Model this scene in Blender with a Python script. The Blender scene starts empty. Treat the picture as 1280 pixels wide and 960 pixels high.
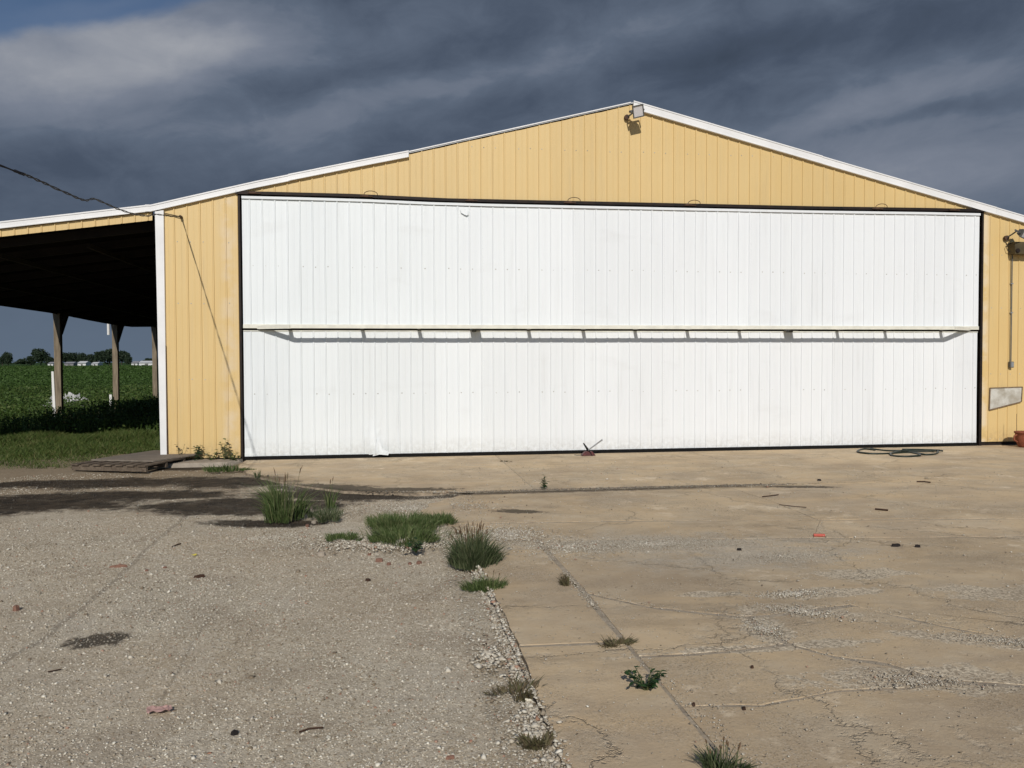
import bpy, bmesh, math, random
import numpy as np
from mathutils import Vector, Matrix
sc = bpy.context.scene
C = sc.collection
random.seed(7); rng = np.random.default_rng(11)

# ------------------------------------------------------------------ camera
F = 1059.92
CAM = np.array([2.3571, -14.5708, 1.6341])
YAW, PIT, ROL = 0.145850, -0.027236, -0.003450
def _basis():
    cy, sy, cp, sp = math.cos(YAW), math.sin(YAW), math.cos(PIT), math.sin(PIT)
    f = np.array([sy*cp, cy*cp, sp]); r = np.array([cy, -sy, 0.0]); u = np.cross(r, f)
    cr, sr = math.cos(ROL), math.sin(ROL)
    return r*cr+u*sr, -r*sr+u*cr, f
RR, UU, FF = _basis()
cd = bpy.data.cameras.new('camera'); cam = bpy.data.objects.new('camera', cd); C.objects.link(cam)
cd.sensor_fit = 'HORIZONTAL'; cd.sensor_width = 36; cd.lens = F*36/1280
cd.clip_start = 0.05; cd.clip_end = 9000
m = Matrix.Identity(4)
for i in range(3):
    m[i][0], m[i][1], m[i][2], m[i][3] = RR[i], UU[i], -FF[i], CAM[i]
cam.matrix_world = m
sc.camera = cam
def ray(x, y): return RR*(x-640)/F + UU*(480-y)/F + FF
def G(x, y, z=0.0):
    d = ray(x, y); t = (z-CAM[2])/d[2]; p = CAM+t*d; return float(p[0]), float(p[1])
def W(x, y, Y=0.0):
    d = ray(x, y); t = (Y-CAM[1])/d[1]; p = CAM+t*d; return float(p[0]), float(p[2])

# ------------------------------------------------------------------ sun, world, exposure
SUN_AZ = 0.125      # tan of the sideways angle (sun stands behind the camera, a little to the left)
SUN_EL = 0.585       # tan of the profile angle
sd = Vector((-SUN_AZ, -1.0, SUN_EL)).normalized()       # towards the sun
elev = math.asin(sd.z)
sl = bpy.data.lights.new('sun', 'SUN'); so = bpy.data.objects.new('sun', sl); C.objects.link(so)
sl.energy = 3.3; sl.angle = math.radians(0.5); sl.color = (1.0, 0.945, 0.87)
so.rotation_euler = sd.to_track_quat('Z', 'Y').to_euler(); so.location = (-4, -40, 30)
sc.view_settings.view_transform = 'Standard'; sc.view_settings.look = 'None'
sc.view_settings.exposure = 0.0; sc.view_settings.gamma = 1.0; sc.view_settings.use_curve_mapping = False

class NT:
    def __init__(s, nt): s.nt = nt; s.n = nt.nodes; s.l = nt.links
    def put(s, sock, v):
        if v is None: return
        if isinstance(v, bpy.types.NodeSocket): s.l.new(v, sock)
        else:
            if hasattr(sock.default_value, '__len__') and not hasattr(v, '__len__'): v = [v]*len(sock.default_value)
            if hasattr(sock.default_value, '__len__') and len(sock.default_value) == 4 and len(v) == 3: v = (*v, 1)
            sock.default_value = v
    def node(s, t, **k):
        o = s.n.new(t)
        for a, b in k.items(): setattr(o, a, b)
        return o
    def m(s, op, a, b=None, c=None, clamp=False):
        o = s.node('ShaderNodeMath', operation=op, use_clamp=clamp)
        s.put(o.inputs[0], a); s.put(o.inputs[1], b); s.put(o.inputs[2], c); return o.outputs[0]
    def vm(s, op, a, b=None, scale=None):
        o = s.node('ShaderNodeVectorMath', operation=op); s.put(o.inputs[0], a); s.put(o.inputs[1], b)
        if scale is not None: s.put(o.inputs['Scale'], scale)
        return o.outputs['Value'] if op in ('DOT_PRODUCT', 'LENGTH', 'DISTANCE') else o.outputs[0]
    def noise(s, vec, scale, detail=4, rough=0.55, col=False, dist=0.0):
        o = s.node('ShaderNodeTexNoise'); s.put(o.inputs['Vector'], vec); s.put(o.inputs['Scale'], scale)
        s.put(o.inputs['Detail'], detail); s.put(o.inputs['Roughness'], rough); s.put(o.inputs['Distortion'], dist)
        return o.outputs[1 if col else 0]
    def vor(s, vec, scale, feature='F1', rnd=1.0, out=0):
        o = s.node('ShaderNodeTexVoronoi', feature=feature); s.put(o.inputs['Vector'], vec); s.put(o.inputs['Scale'], scale)
        s.put(o.inputs['Randomness'], rnd); return o.outputs[out]
    def mr(s, v, a, b, c=0.0, d=1.0, smooth=False):
        o = s.node('ShaderNodeMapRange', interpolation_type='SMOOTHSTEP' if smooth else 'LINEAR')
        s.put(o.inputs[0], v); s.put(o.inputs[1], a); s.put(o.inputs[2], b); s.put(o.inputs[3], c); s.put(o.inputs[4], d); return o.outputs[0]
    def mix(s, f, a, b, mode='MIX'):
        o = s.node('ShaderNodeMix', data_type='RGBA', blend_type=mode); s.put(o.inputs[0], f); s.put(o.inputs[6], a); s.put(o.inputs[7], b); return o.outputs[2]
    def xyz(s, v):
        o = s.node('ShaderNodeSeparateXYZ'); s.put(o.inputs[0], v); return o.outputs
    def comb(s, x, y, z):
        o = s.node('ShaderNodeCombineXYZ'); s.put(o.inputs[0], x); s.put(o.inputs[1], y); s.put(o.inputs[2], z); return o.outputs[0]
    def pos(s): return s.node('ShaderNodeNewGeometry').outputs['Position']
    def island(s): return s.node('ShaderNodeNewGeometry').outputs['Random Per Island']
    def orand(s): return s.node('ShaderNodeObjectInfo').outputs['Random']
    def bump(s, h, strength=0.5, dist=0.01):
        o = s.node('ShaderNodeBump'); s.put(o.inputs['Height'], h); s.put(o.inputs['Strength'], strength); s.put(o.inputs['Distance'], dist); return o.outputs[0]

world = bpy.data.worlds.new('World'); sc.world = world; world.use_nodes = True
w = NT(world.node_tree); w.n.clear()
out = w.node('ShaderNodeOutputWorld'); bg = w.node('ShaderNodeBackground'); w.l.new(bg.outputs[0], out.inputs[0])
sky = w.node('ShaderNodeTexSky', sky_type='NISHITA'); sky.sun_disc = False
sky.sun_elevation = elev; sky.sun_rotation = math.atan2(sd.x, sd.y); sky.altitude = 200; sky.dust_density = 0.4
d = w.node('ShaderNodeTexCoord').outputs['Generated']
dx, dy, dz = w.xyz(d)
az = w.m('ARCTAN2', dx, dy)                       # 0 straight along the hangar, + to the right
el = w.m('ARCSINE', dz)
# cloud sheet seen in perspective: project direction on a high plane
k = w.m('DIVIDE', 1.0, w.m('ADD', w.m('MAXIMUM', dz, 0.0), 0.22))
pl = w.comb(w.m('MULTIPLY', dx, k), w.m('MULTIPLY', dy, k), 0.0)
# shear so that the streaks run from lower left to upper right
sv = w.comb(w.m('ADD', az, 0.0), w.m('MULTIPLY', w.m('SUBTRACT', el, w.m('MULTIPLY', az, 0.16)), 3.0), w.m('MULTIPLY', dy, 0.3))
n1 = w.noise(w.comb(az, w.m('MULTIPLY', w.m('SUBTRACT', el, w.m('MULTIPLY', az, 0.14)), 2.0), w.m('MULTIPLY', dy, 0.3)), 3.2, 8, 0.55, dist=0.4)
n2 = w.noise(w.vm('ADD', pl, (3.1, 1.7, 0)), 1.7, 8, 0.55, dist=0.3)
n3 = w.noise(w.comb(az, w.m('MULTIPLY', w.m('SUBTRACT', el, w.m('MULTIPLY', az, 0.12)), 2.0), 0.0), 11.0, 8, 0.6, dist=0.5)
n = w.m('ADD', w.m('MULTIPLY', n1, 0.34), w.m('ADD', w.m('MULTIPLY', n2, 0.22), w.m('MULTIPLY', n3, 0.44)))
def pa(px, py):
    q = ray(px, py); q = q/np.linalg.norm(q); return math.atan2(q[0], q[1]), math.asin(q[2])
def blob(px, py, sx, sy, tilt, amp):
    """a broad patch of cloud: Gaussian in (azimuth, elevation), warped by noise"""
    a0, e0 = pa(px, py); sx /= F; sy /= F
    da = w.m('SUBTRACT', azw, a0); de = w.m('SUBTRACT', elw, e0)
    c, s_ = math.cos(tilt), math.sin(tilt)
    u = w.m('DIVIDE', w.m('ADD', w.m('MULTIPLY', da, c), w.m('MULTIPLY', de, s_)), sx)
    v = w.m('DIVIDE', w.m('SUBTRACT', w.m('MULTIPLY', de, c), w.m('MULTIPLY', da, s_)), sy)
    r2 = w.m('ADD', w.m('MULTIPLY', u, u), w.m('MULTIPLY', v, v))
    return w.m('MULTIPLY', w.m('EXPONENT', w.m('MULTIPLY', r2, -1.0)), amp)
wn = w.noise(sv, 4.0, 5, 0.55, col=True)
wx, wy, wz = w.xyz(wn)
azw = w.m('ADD', az, w.m('MULTIPLY', w.m('SUBTRACT', wx, 0.5), 0.16))
elw = w.m('ADD', el, w.m('MULTIPLY', w.m('SUBTRACT', wy, 0.5), 0.07))
T = w.mr(n, 0.36, 0.64, -0.15, 0.15)
for b in [(110, 72, 230, 46, 0.12, 0.70), (30, 125, 190, 48, 0.10, 0.28), (330, 50, 200, 40, 0.0, 0.16),
          (600, 105, 260, 30, 0.22, 0.30), (400, 172, 170, 30, 0.3, 0.15),
          (1160, 108, 230, 24, 0.16, 0.20), (1150, 195, 290, 90, -0.1, 0.44), (900, 10, 300, 26, 0.0, 0.16),
          (900, 75, 330, 30, 0.12, -0.14), (340, 115, 160, 30, 0.2, -0.08), (1170, 145, 110, 10, 0.08, -0.20), (130, 12, 70, 12, 0.3, 0.45), (230, 45, 110, 14, 0.05, 0.20), (380, 95, 300, 26, 0.15, -0.16)]:
    T = w.m('ADD', T, blob(*b))
T = w.m('ADD', T, 0.33)
rp = w.node('ShaderNodeValToRGB'); w.put(rp.inputs[0], T); cr = rp.color_ramp
cr.elements[0].position = 0.0; cr.elements[0].color = (0.040, 0.055, 0.082, 1)
cr.elements[1].position = 1.0; cr.elements[1].color = (0.36, 0.375, 0.41, 1)
for p_, c_ in [(0.3, (0.066, 0.088, 0.130)), (0.55, (0.112, 0.142, 0.196)), (0.75, (0.190, 0.217, 0.275))]:
    e = cr.elements.new(p_); e.color = (*c_, 1)
T = w.m('ADD', T, w.m('MULTIPLY', w.m('SUBTRACT', w.noise(w.comb(azw, w.m('MULTIPLY', elw, 1.6), 0.3), 6.5, 9, 0.62, dist=0.2), 0.5), 0.30)); T = w.m('SUBTRACT', T, w.m('MULTIPLY', w.m('MAXIMUM', w.m('SUBTRACT', T, 0.62), 0.0), 0.45)); w.put(rp.inputs[0], T)
cloud = rp.outputs[0]
# towards the horizon the rain bank is a plain slate blue
hz = w.mr(el, 0.0, 0.20, 1.0, 0.0, True)
cloud = w.mix(w.m('MULTIPLY', hz, 0.85), cloud, (0.120, 0.160, 0.220))
# blue gap at the upper left, and the clear sky the sun shines from, behind the viewer
ahead = w.vm('DOT_PRODUCT', d, tuple(float(v) for v in (FF*0.96+np.array([0, 0, 0.10]))))
a0, e0 = pa(0, 48)
edge = w.m('SUBTRACT', w.m('SUBTRACT', el, e0), w.m('MULTIPLY', w.m('SUBTRACT', az, a0), 0.36))
edge = w.m('ADD', edge, w.m('MULTIPLY', w.m('SUBTRACT', n1, 0.5), 0.10))
gap = w.m('MULTIPLY', w.mr(edge, -0.008, 0.012, 0, 1, True), w.mr(az, a0+0.16, a0+0.28, 1, 0, True))
cover = w.mr(w.m('ADD', ahead, w.m('MULTIPLY', w.m('SUBTRACT', n2, 0.5), 0.9)), -0.15, 0.55, 0.0, 1.0, True)
cover = w.m('MULTIPLY', cover, w.m('SUBTRACT', 1.0, w.m('MULTIPLY', gap, 0.85)))
nish = w.mix(1.0, sky.outputs[0], (0.036, 0.043, 0.052), 'MULTIPLY')
w.put(bg.inputs[0], w.mix(cover, nish, cloud)); bg.inputs[1].default_value = 1.0

# ------------------------------------------------------------------ materials
MATS = {}
def newmat(name, rough=0.8, metallic=0.0, spec=0.4):
    mt = bpy.data.materials.new(name); mt.use_nodes = True
    t = NT(mt.node_tree); b = t.n['Principled BSDF']
    b.inputs['Roughness'].default_value = rough; b.inputs['Metallic'].default_value = metallic
    b.inputs['Specular IOR Level'].default_value = spec
    MATS[name] = mt; return mt, t, b
def simple(name, col, rough=0.7, metallic=0.0, var=0.15, scale=6.0, bump=0.0, spec=0.4, col2=None):
    mt, t, b = newmat(name, rough, metallic, spec)
    p = t.pos(); n = t.noise(p, scale, 6, 0.6)
    c2 = col2 or tuple(v*(1-var*2) for v in col)
    t.put(b.inputs['Base Color'], t.mix(t.mr(n, 0.35, 0.7), col, c2))
    if bump: t.put(b.inputs['Normal'], t.bump(t.noise(p, scale*8, 5), bump, 0.01))
    return mt
def leafmat(name, cols, trans=0.25):
    mt, t, b = newmat(name, 0.6, 0, 0.25)
    r = t.island(); nz = t.noise(t.pos(), 0.9, 3)
    f = t.m('ADD', t.m('MULTIPLY', r, 0.65), t.m('MULTIPLY', nz, 0.45))
    rp = t.node('ShaderNodeValToRGB'); t.put(rp.inputs[0], f); e = rp.color_ramp.elements
    e[0].position = 0.1; e[0].color = (*cols[0], 1); e[1].position = 0.95; e[1].color = (*cols[-1], 1)
    for i, c in enumerate(cols[1:-1]): q = rp.color_ramp.elements.new(0.1+0.85*(i+1)/(len(cols)-1)); q.color = (*c, 1)
    t.put(b.inputs['Base Color'], rp.outputs[0])
    tr = t.node('ShaderNodeBsdfTranslucent'); t.put(tr.inputs[0], rp.outputs[0])
    ms = t.node('ShaderNodeMixShader'); ms.inputs[0].default_value = trans
    t.l.new(b.outputs[0], ms.inputs[1]); t.l.new(tr.outputs[0], ms.inputs[2]); t.l.new(ms.outputs[0], t.n['Material Output'].inputs[0])
    return mt

def painted(name, col, dirt, fade, kind):
    """coated steel sheet: small shade differences between sheets, streaks running down, faded and scuffed areas"""
    mt, t, b = newmat(name, 0.42, 0.0, 0.45)
    p = t.pos(); x, y, z = t.xyz(p)
    st = t.noise(t.comb(t.m('MULTIPLY', x, 9.0), t.m('MULTIPLY', y, 9.0), t.m('MULTIPLY', z, 0.55)), 1.0, 6, 0.6)
    big = t.noise(p, 0.55, 5, 0.6); fine = t.noise(p, 14.0, 5, 0.65)
    c = t.mix(t.mr(t.m('ADD', t.m('MULTIPLY', big, 0.6), t.m('MULTIPLY', st, 0.4)), 0.42, 0.68, 0, 0.8), col, fade)
    c = t.mix(t.m('MULTIPLY', t.mr(st, 0.56, 0.80), 0.22), c, dirt)
    c = t.mix(t.m('MULTIPLY', t.mr(fine, 0.66, 0.82), 0.25), c, dirt)
    # splashed dirt along the foot
    foot = t.m('MULTIPLY', t.mr(z, 0.02, 0.40, 1.0, 0.0, True), t.mr(fine, 0.35, 0.62))
    c = t.mix(t.m('MULTIPLY', foot, 0.45), c, dirt)
    if kind == 'yellow':
        # chalked pale areas beside the door jamb
        jamb = t.m('MULTIPLY', t.mr(t.m('ABSOLUTE', t.m('SUBTRACT', x, -0.22)), 0.0, 0.22, 1, 0, True), t.mr(t.noise(p, 3.0, 5), 0.42, 0.60))
        c = t.mix(t.m('MULTIPLY', jamb, 0.55), c, (0.66, 0.56, 0.42))
        jr = t.m('MULTIPLY', t.mr(t.m('ABSOLUTE', t.m('SUBTRACT', x, 13.52)), 0.0, 0.12, 1, 0, True), t.mr(t.noise(p, 3.0, 5), 0.40, 0.55))
        c = t.mix(t.m('MULTIPLY', jr, 0.7), c, (0.72, 0.62, 0.48))
    else:
        # cooler and greyer on the left half, creamier on the right
        c = t.mix(t.mr(t.m('ADD', x, t.m('MULTIPLY', big, 3.0)), 2.0, 9.0, 0.0, 1.0, True), t.mix(0.6, c, (0.955, 0.985, 0.975), 'MULTIPLY'), c)
        sm = t.m('MULTIPLY', t.mr(t.noise(t.comb(x, y, t.m('MULTIPLY', z, 2.5)), 0.9, 4), 0.60, 0.75), 0.16)
        c = t.mix(sm, c, (0.50, 0.50, 0.49))
    hv = t.node('ShaderNodeHueSaturation'); t.put(hv.inputs['Color'], c)
    t.put(hv.inputs['Value'], t.mr(t.orand(), 0, 1, 0.965, 1.02)); t.put(b.inputs['Base Color'], hv.outputs[0])
    t.put(b.inputs['Roughness'], t.mr(big, 0.3, 0.7, 0.38, 0.6))
    # sheet is never quite flat
    hb = t.m('ADD', t.m('MULTIPLY', t.noise(t.comb(t.m('MULTIPLY', x, 2.2), y, t.m('MULTIPLY', z, 0.9)), 1.0, 3, 0.5), 1.0), t.m('MULTIPLY', fine, 0.03))
    t.put(b.inputs['Normal'], t.bump(hb, 0.38, 0.02))
    return mt
M_yel = painted('yellow_steel', (0.645, 0.465, 0.205), (0.26, 0.19, 0.11), (0.66, 0.495, 0.24), 'yellow')
M_wht = painted('white_steel', (0.765, 0.79, 0.81), (0.42, 0.41, 0.38), (0.735, 0.765, 0.79), 'white')
M_trim = simple('white_trim', (0.80, 0.80, 0.80), 0.45, var=0.06, scale=2)
M_cream = simple('cream_rail', (0.78, 0.77, 0.68), 0.5, var=0.1, scale=5)
M_dark = simple('dark_steel', (0.010, 0.009, 0.009), 0.6, var=0.3, scale=9, col2=(0.028, 0.017, 0.013), spec=0.2)
M_rust = simple('rusty_steel', (0.10, 0.055, 0.035), 0.8, var=0.3, scale=12)
M_black = simple('black_rubber', (0.008, 0.008, 0.008), 0.8, var=0.2, spec=0.15)
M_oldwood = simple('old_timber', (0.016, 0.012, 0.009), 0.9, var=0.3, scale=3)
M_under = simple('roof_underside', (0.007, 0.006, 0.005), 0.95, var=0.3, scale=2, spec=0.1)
M_galv = simple('galvanised_steel', (0.42, 0.43, 0.44), 0.4, 0.6, var=0.12)
M_grey = simple('grey_paint', (0.13, 0.13, 0.12), 0.6, var=0.2)
M_brownbox = simple('olive_brown_box', (0.085, 0.065, 0.03), 0.55, var=0.2)
M_terra = simple('terracotta', (0.26, 0.075, 0.035), 0.75, var=0.2, scale=8)
M_soil = simple('potting_soil', (0.03, 0.02, 0.015), 0.95)
M_red = simple('red_paint', (0.11, 0.022, 0.02), 0.5, var=0.3, scale=20)
M_hose = simple('dark_green_hose', (0.012, 0.022, 0.014), 0.45, var=0.2)
M_jfill = simple('joint_dirt', (0.46, 0.385, 0.285), 0.95, var=0.3, scale=7, col2=(0.27, 0.22, 0.16), bump=0.6)
M_joint = simple('joint_soil', (0.36, 0.29, 0.21), 0.95, var=0.25, scale=20)
M_screw = simple('fastener_head', (0.56, 0.55, 0.50), 0.6, var=0.25, scale=5)
M_wire = simple('black_cable', (0.012, 0.012, 0.014), 0.6)
M_brick = simple('brick_fragment', (0.25, 0.135, 0.095), 0.9, var=0.2, scale=30, bump=0.5)
M_bark = simple('bark', (0.07, 0.035, 0.02), 0.9, var=0.3, scale=30, bump=0.5)
M_char = simple('charred_scrap', (0.02, 0.015, 0.014), 0.9, var=0.2, scale=30)
M_redplastic = simple('red_plastic', (0.50, 0.06, 0.03), 0.5)
M_pink = simple('pink_paper', (0.44, 0.28, 0.25), 0.8, var=0.12, scale=40)
M_yleaf = simple('yellow_leaf', (0.62, 0.52, 0.10), 0.7, var=0.1, scale=40)
M_sheet = simple('white_sheeting', (0.55, 0.56, 0.54), 0.6, var=0.25, scale=6)
M_stake = simple('white_stake', (0.78, 0.78, 0.76), 0.6, var=0.05)
M_cover = simple('grey_footing', (0.36, 0.31, 0.25), 0.9, var=0.15, scale=9, bump=0.4)
def woodmat(name, a, b_, sx):
    mt, t, b = newmat(name, 0.88)
    x, y, z = t.xyz(t.pos())
    v = t.comb(t.m('MULTIPLY', x, sx[0]), t.m('MULTIPLY', y, sx[1]), t.m('MULTIPLY', z, sx[2]))
    n = t.noise(v, 3.0, 7, 0.65); n2 = t.noise(t.pos(), 3.0, 4)
    t.put(b.inputs['Base Color'], t.mix(t.m('ADD', t.mr(n, 0.35, 0.65, 0, 0.8), t.m('MULTIPLY', n2, 0.3)), a, b_))
    t.put(b.inputs['Normal'], t.bump(n, 0.6, 0.01)); return mt
M_post = woodmat('weathered_post', (0.30, 0.245, 0.175), (0.12, 0.095, 0.065), (9, 9, 0.6))
M_ply = woodmat('weathered_plywood', (0.26, 0.225, 0.185), (0.14, 0.115, 0.09), (1.2, 9, 3))
M_board = woodmat('pallet_board', (0.17, 0.135, 0.10), (0.07, 0.05, 0.035), (9, 1.2, 6))
# floodlight glass
M_glass, t, b = newmat('lamp_glass', 0.08); b.inputs['Base Color'].default_value = (0.80, 0.80, 0.84, 1); b.inputs['Metallic'].default_value = 0.35; b.inputs['Roughness'].default_value = 0.25
# patch
M_patch, t, b = newmat('scuffed_patch', 0.6)
p = t.pos(); x, y, z = t.xyz(p)
n = t.noise(p, 5, 6, 0.6)
t.put(b.inputs['Base Color'], t.mix(t.mr(n, 0.4, 0.62), (0.56, 0.55, 0.50), (0.36, 0.33, 0.27)))

# --- ground masks shared by gravel, yard and slabs
def crackline(t, x, y, p, pts, wdt, amp=0.03):
    """dark line along a chain of points on the ground"""
    nz = t.noise(p, 3.0, 4, 0.6, col=True); nx, ny, _ = t.xyz(nz)
    x = t.m('ADD', x, t.m('MULTIPLY', t.m('SUBTRACT', nx, 0.5), amp*4)); y = t.m('ADD', y, t.m('MULTIPLY', t.m('SUBTRACT', ny, 0.5), amp*4))
    acc = None
    for (ax, ay), (bx_, by_) in zip(pts, pts[1:]):
        L2 = (bx_-ax)**2+(by_-ay)**2
        tt = t.m('DIVIDE', t.m('ADD', t.m('MULTIPLY', t.m('SUBTRACT', x, ax), bx_-ax), t.m('MULTIPLY', t.m('SUBTRACT', y, ay), by_-ay)), L2, clamp=True)
        ddx = t.m('SUBTRACT', x, t.m('ADD', t.m('MULTIPLY', tt, bx_-ax), ax)); ddy = t.m('SUBTRACT', y, t.m('ADD', t.m('MULTIPLY', tt, by_-ay), ay))
        dd = t.m('SQRT', t.m('ADD', t.m('MULTIPLY', ddx, ddx), t.m('MULTIPLY', ddy, ddy)))
        acc = dd if acc is None else t.m('MINIMUM', acc, dd)
    return t.mr(acc, wdt*0.3, wdt, 1.0, 0.0, True)
def ell_mask(t, p, x, y, ells, nz, lo=-0.15, hi=0.30):
    acc = None
    for (cx, cy, rx, ry, rot) in ells:
        c, s_ = math.cos(rot), math.sin(rot)
        a = t.m('SUBTRACT', x, cx); b_ = t.m('SUBTRACT', y, cy)
        u = t.m('DIVIDE', t.m('ADD', t.m('MULTIPLY', a, c), t.m('MULTIPLY', b_, s_)), rx)
        v = t.m('DIVIDE', t.m('SUBTRACT', t.m('MULTIPLY', b_, c), t.m('MULTIPLY', a, s_)), ry)
        r = t.m('SQRT', t.m('ADD', t.m('MULTIPLY', u, u), t.m('MULTIPLY', v, v)))
        k_ = t.m('SUBTRACT', 1.0, r)
        acc = k_ if acc is None else t.m('MAXIMUM', acc, k_)
    return t.mr(t.m('ADD', acc, nz), lo, hi, 0.0, 1.0, True)
def EL(px_, py_, rx, ry, rot=0.0): return (*G(px_, py_), rx, ry, rot)
WET = [EL(150, 618, 1.5, 0.35, 0.0), EL(60, 602, 1.0, 0.3, 0.1), EL(40, 628, 1.35, 0.62, 0.15), EL(150, 601, 1.25, 0.50, 0.1), EL(290, 600, 0.8, 0.5, -0.2), EL(300, 629, 1.0, 0.60, -0.15), EL(400, 616, 1.0, 0.32, -0.3), EL(330, 651, 0.60, 0.22, -0.15), EL(235, 582, 0.7, 0.3, 0)]
STAIN = [(2.55, -3.72, 0.75, 0.17, -0.12), (1.6, -3.35, 0.8, 0.28, -0.4), (0.66, -9.27, 0.20, 0.13, 0.1), (5.2, -4.12, 2.6, 0.14, 0.01), (7.6, -4.35, 0.5, 0.10, -0.2), (3.75, -5.5, 0.28, 0.12, -0.3)]
def groundmask(t):
    p = t.pos(); x, y, z = t.xyz(p)
    nz = t.m('MULTIPLY', t.m('SUBTRACT', t.noise(p, 1.9, 6, 0.65), 0.5), 1.9)
    nz = t.m('ADD', nz, t.m('MULTIPLY', t.m('SUBTRACT', t.noise(p, 8.0, 6, 0.75), 0.5), 1.3))
    wet = t.m('MULTIPLY', ell_mask(t, p, x, y, WET, nz, -0.42, 0.22), t.mr(t.noise(p, 3.0, 5, 0.7), 0.25, 0.5, 0.85, 1.0))
    nz2 = t.m('MULTIPLY', t.m('SUBTRACT', t.noise(p, 9.0, 6, 0.75), 0.5), 2.4)
    st = ell_mask(t, p, x, y, STAIN, nz2)
    dn = t.m('MULTIPLY', t.m('SUBTRACT', t.noise(p, 6.0, 5, 0.7), 0.5), 0.30)
    ed = crackline(t, x, t.m('ADD', y, dn), p, [(0.9, -3.0), (1.7, -3.85), (2.7, -4.20), (4.3, -4.17), (6.6, -4.19), (7.7, -4.27)], 0.17, 0.01)
    ed = t.m('MULTIPLY', ed, t.mr(x, 3.6, 8.0, 1.0, 0.35))
    st = t.m('MAXIMUM', st, ed)
    return p, x, y, wet, st
YCRACK = [G(235, 640), G(190, 680), G(140, 725), G(60, 790), G(-60, 860)]
YCRACK2 = [G(200, 868), G(225, 830), G(260, 770)]
# yard: compacted fines between the stones
M_yard, t, b = newmat('compacted_gravel', 0.95, 0, 0.2)
p, x, y, wet, st = groundmask(t)
big = t.noise(p, 0.6, 5, 0.6); med = t.noise(p, 5.0, 6, 0.7); fin = t.noise(p, 70.0, 4, 0.7)
vcol = t.vor(p, 95.0, out=1); vr, vg, vb = t.xyz(vcol); vd = t.vor(p, 95.0)
c = t.mix(t.mr(big, 0.38, 0.66), (0.41, 0.375, 0.315), (0.36, 0.295, 0.215))
v2c = t.vor(p, 48.0, out=1); v2r, v2g, v2b = t.xyz(v2c)
c = t.mix(t.mr(v2r, 0, 1, 0.0, 0.45), c, (0.24, 0.205, 0.165))
c = t.mix(t.m('MULTIPLY', t.mr(v2g, 0.80, 0.95), 0.6), c, (0.60, 0.575, 0.52))
c = t.mix(t.mr(vr, 0, 1, 0.0, 0.65), c, (0.52, 0.475, 0.40))
c = t.mix(t.m('MULTIPLY', t.mr(vg, 0.72, 1.0), 0.6), c, (0.13, 0.11, 0.09))
c = t.mix(t.mr(med, 0.45, 0.75, 0, 0.35), c, (0.20, 0.165, 0.12))
c = t.mix(1.0, c, (1.29, 1.235, 1.12), 'MULTIPLY')
b3_ = t.noise(t.vm('ADD', p, (5, 8, 0)), 1.4, 6, 0.65)
c = t.mix(t.mr(b3_, 0.52, 0.66, 0, 0.40), c, (0.26, 0.20, 0.14))
c = t.mix(t.mr(b3_, 0.32, 0.45, 0.40, 0.0), c, (0.50, 0.45, 0.37))
ck = t.m('MAXIMUM', crackline(t, x, y, p, YCRACK, 0.035, 0.03), t.m('MULTIPLY', crackline(t, x, y, p, YCRACK2, 0.015, 0.015), 0.8))
c = t.mix(t.m('MULTIPLY', ck, 0.36), c, (0.09, 0.075, 0.06))
far = t.mr(t.m('ADD', y, t.m('MULTIPLY', big, 3.0)), -4.2, -0.6, 0, 1, True)         # earthier towards the grass
far = t.m('MULTIPLY', far, t.mr(x, 0.0, 0.8, 1, 0))
c = t.mix(t.m('MULTIPLY', far, 0.7), c, (0.20, 0.145, 0.085))
c = t.mix(t.m('MULTIPLY', wet, 0.98), c, t.mix(t.mr(med, 0.35, 0.7), (0.014, 0.011, 0.008), (0.075, 0.055, 0.035)))
c = t.mix(t.m('MULTIPLY', st, 0.90), c, (0.055, 0.044, 0.032))
t.put(b.inputs['Base Color'], c)
t.put(b.inputs['Normal'], t.bump(t.m('ADD', t.m('MULTIPLY', vd, -0.7), t.m('ADD', t.m('MULTIPLY', med, 0.8), t.m('MULTIPLY', fin, 0.3))), 0.45, 0.010))
# loose stones
M_stone, t, b = newmat('loose_stone', 0.85, 0, 0.3)
p, x, y, wet, st = groundmask(t); r = t.island()
rp = t.node('ShaderNodeValToRGB'); t.put(rp.inputs[0], r); e = rp.color_ramp.elements
e[0].position = 0; e[0].color = (0.16, 0.125, 0.09, 1); e[1].position = 1; e[1].color = (0.68, 0.66, 0.60, 1)
for q_, c_ in [(0.08, (0.20, 0.165, 0.12)), (0.3, (0.36, 0.325, 0.275)), (0.55, (0.46, 0.43, 0.375)), (0.8, (0.53, 0.505, 0.45)), (0.93, (0.57, 0.55, 0.50))]:
    q = e.new(q_); q.color = (*c_, 1)
rr = t.m('FRACT', t.m('MULTIPLY', r, 37.7))
c = t.mix(t.m('MULTIPLY', t.m('GREATER_THAN', rr, 0.975), 0.8), rp.outputs[0], (0.30, 0.14, 0.09))
c = t.mix(t.mr(t.noise(p, 60, 3), 0.4, 0.7, 0, 0.3), c, (0.20, 0.16, 0.12))
c = t.mix(1.0, c, (1.20, 1.18, 1.11), 'MULTIPLY')
c = t.mix(t.mr(t.noise(p, 0.6, 5, 0.6), 0.42, 0.66, 0, 0.30), c, (0.34, 0.28, 0.21))
c = t.mix(t.m('MULTIPLY', wet, t.mr(rr, 0, 1, 0.98, 0.86)), c, (0.024, 0.018, 0.013))
c = t.mix(t.m('MULTIPLY', st, 0.55), c, (0.075, 0.06, 0.042))
t.put(b.inputs['Base Color'], c)
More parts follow.
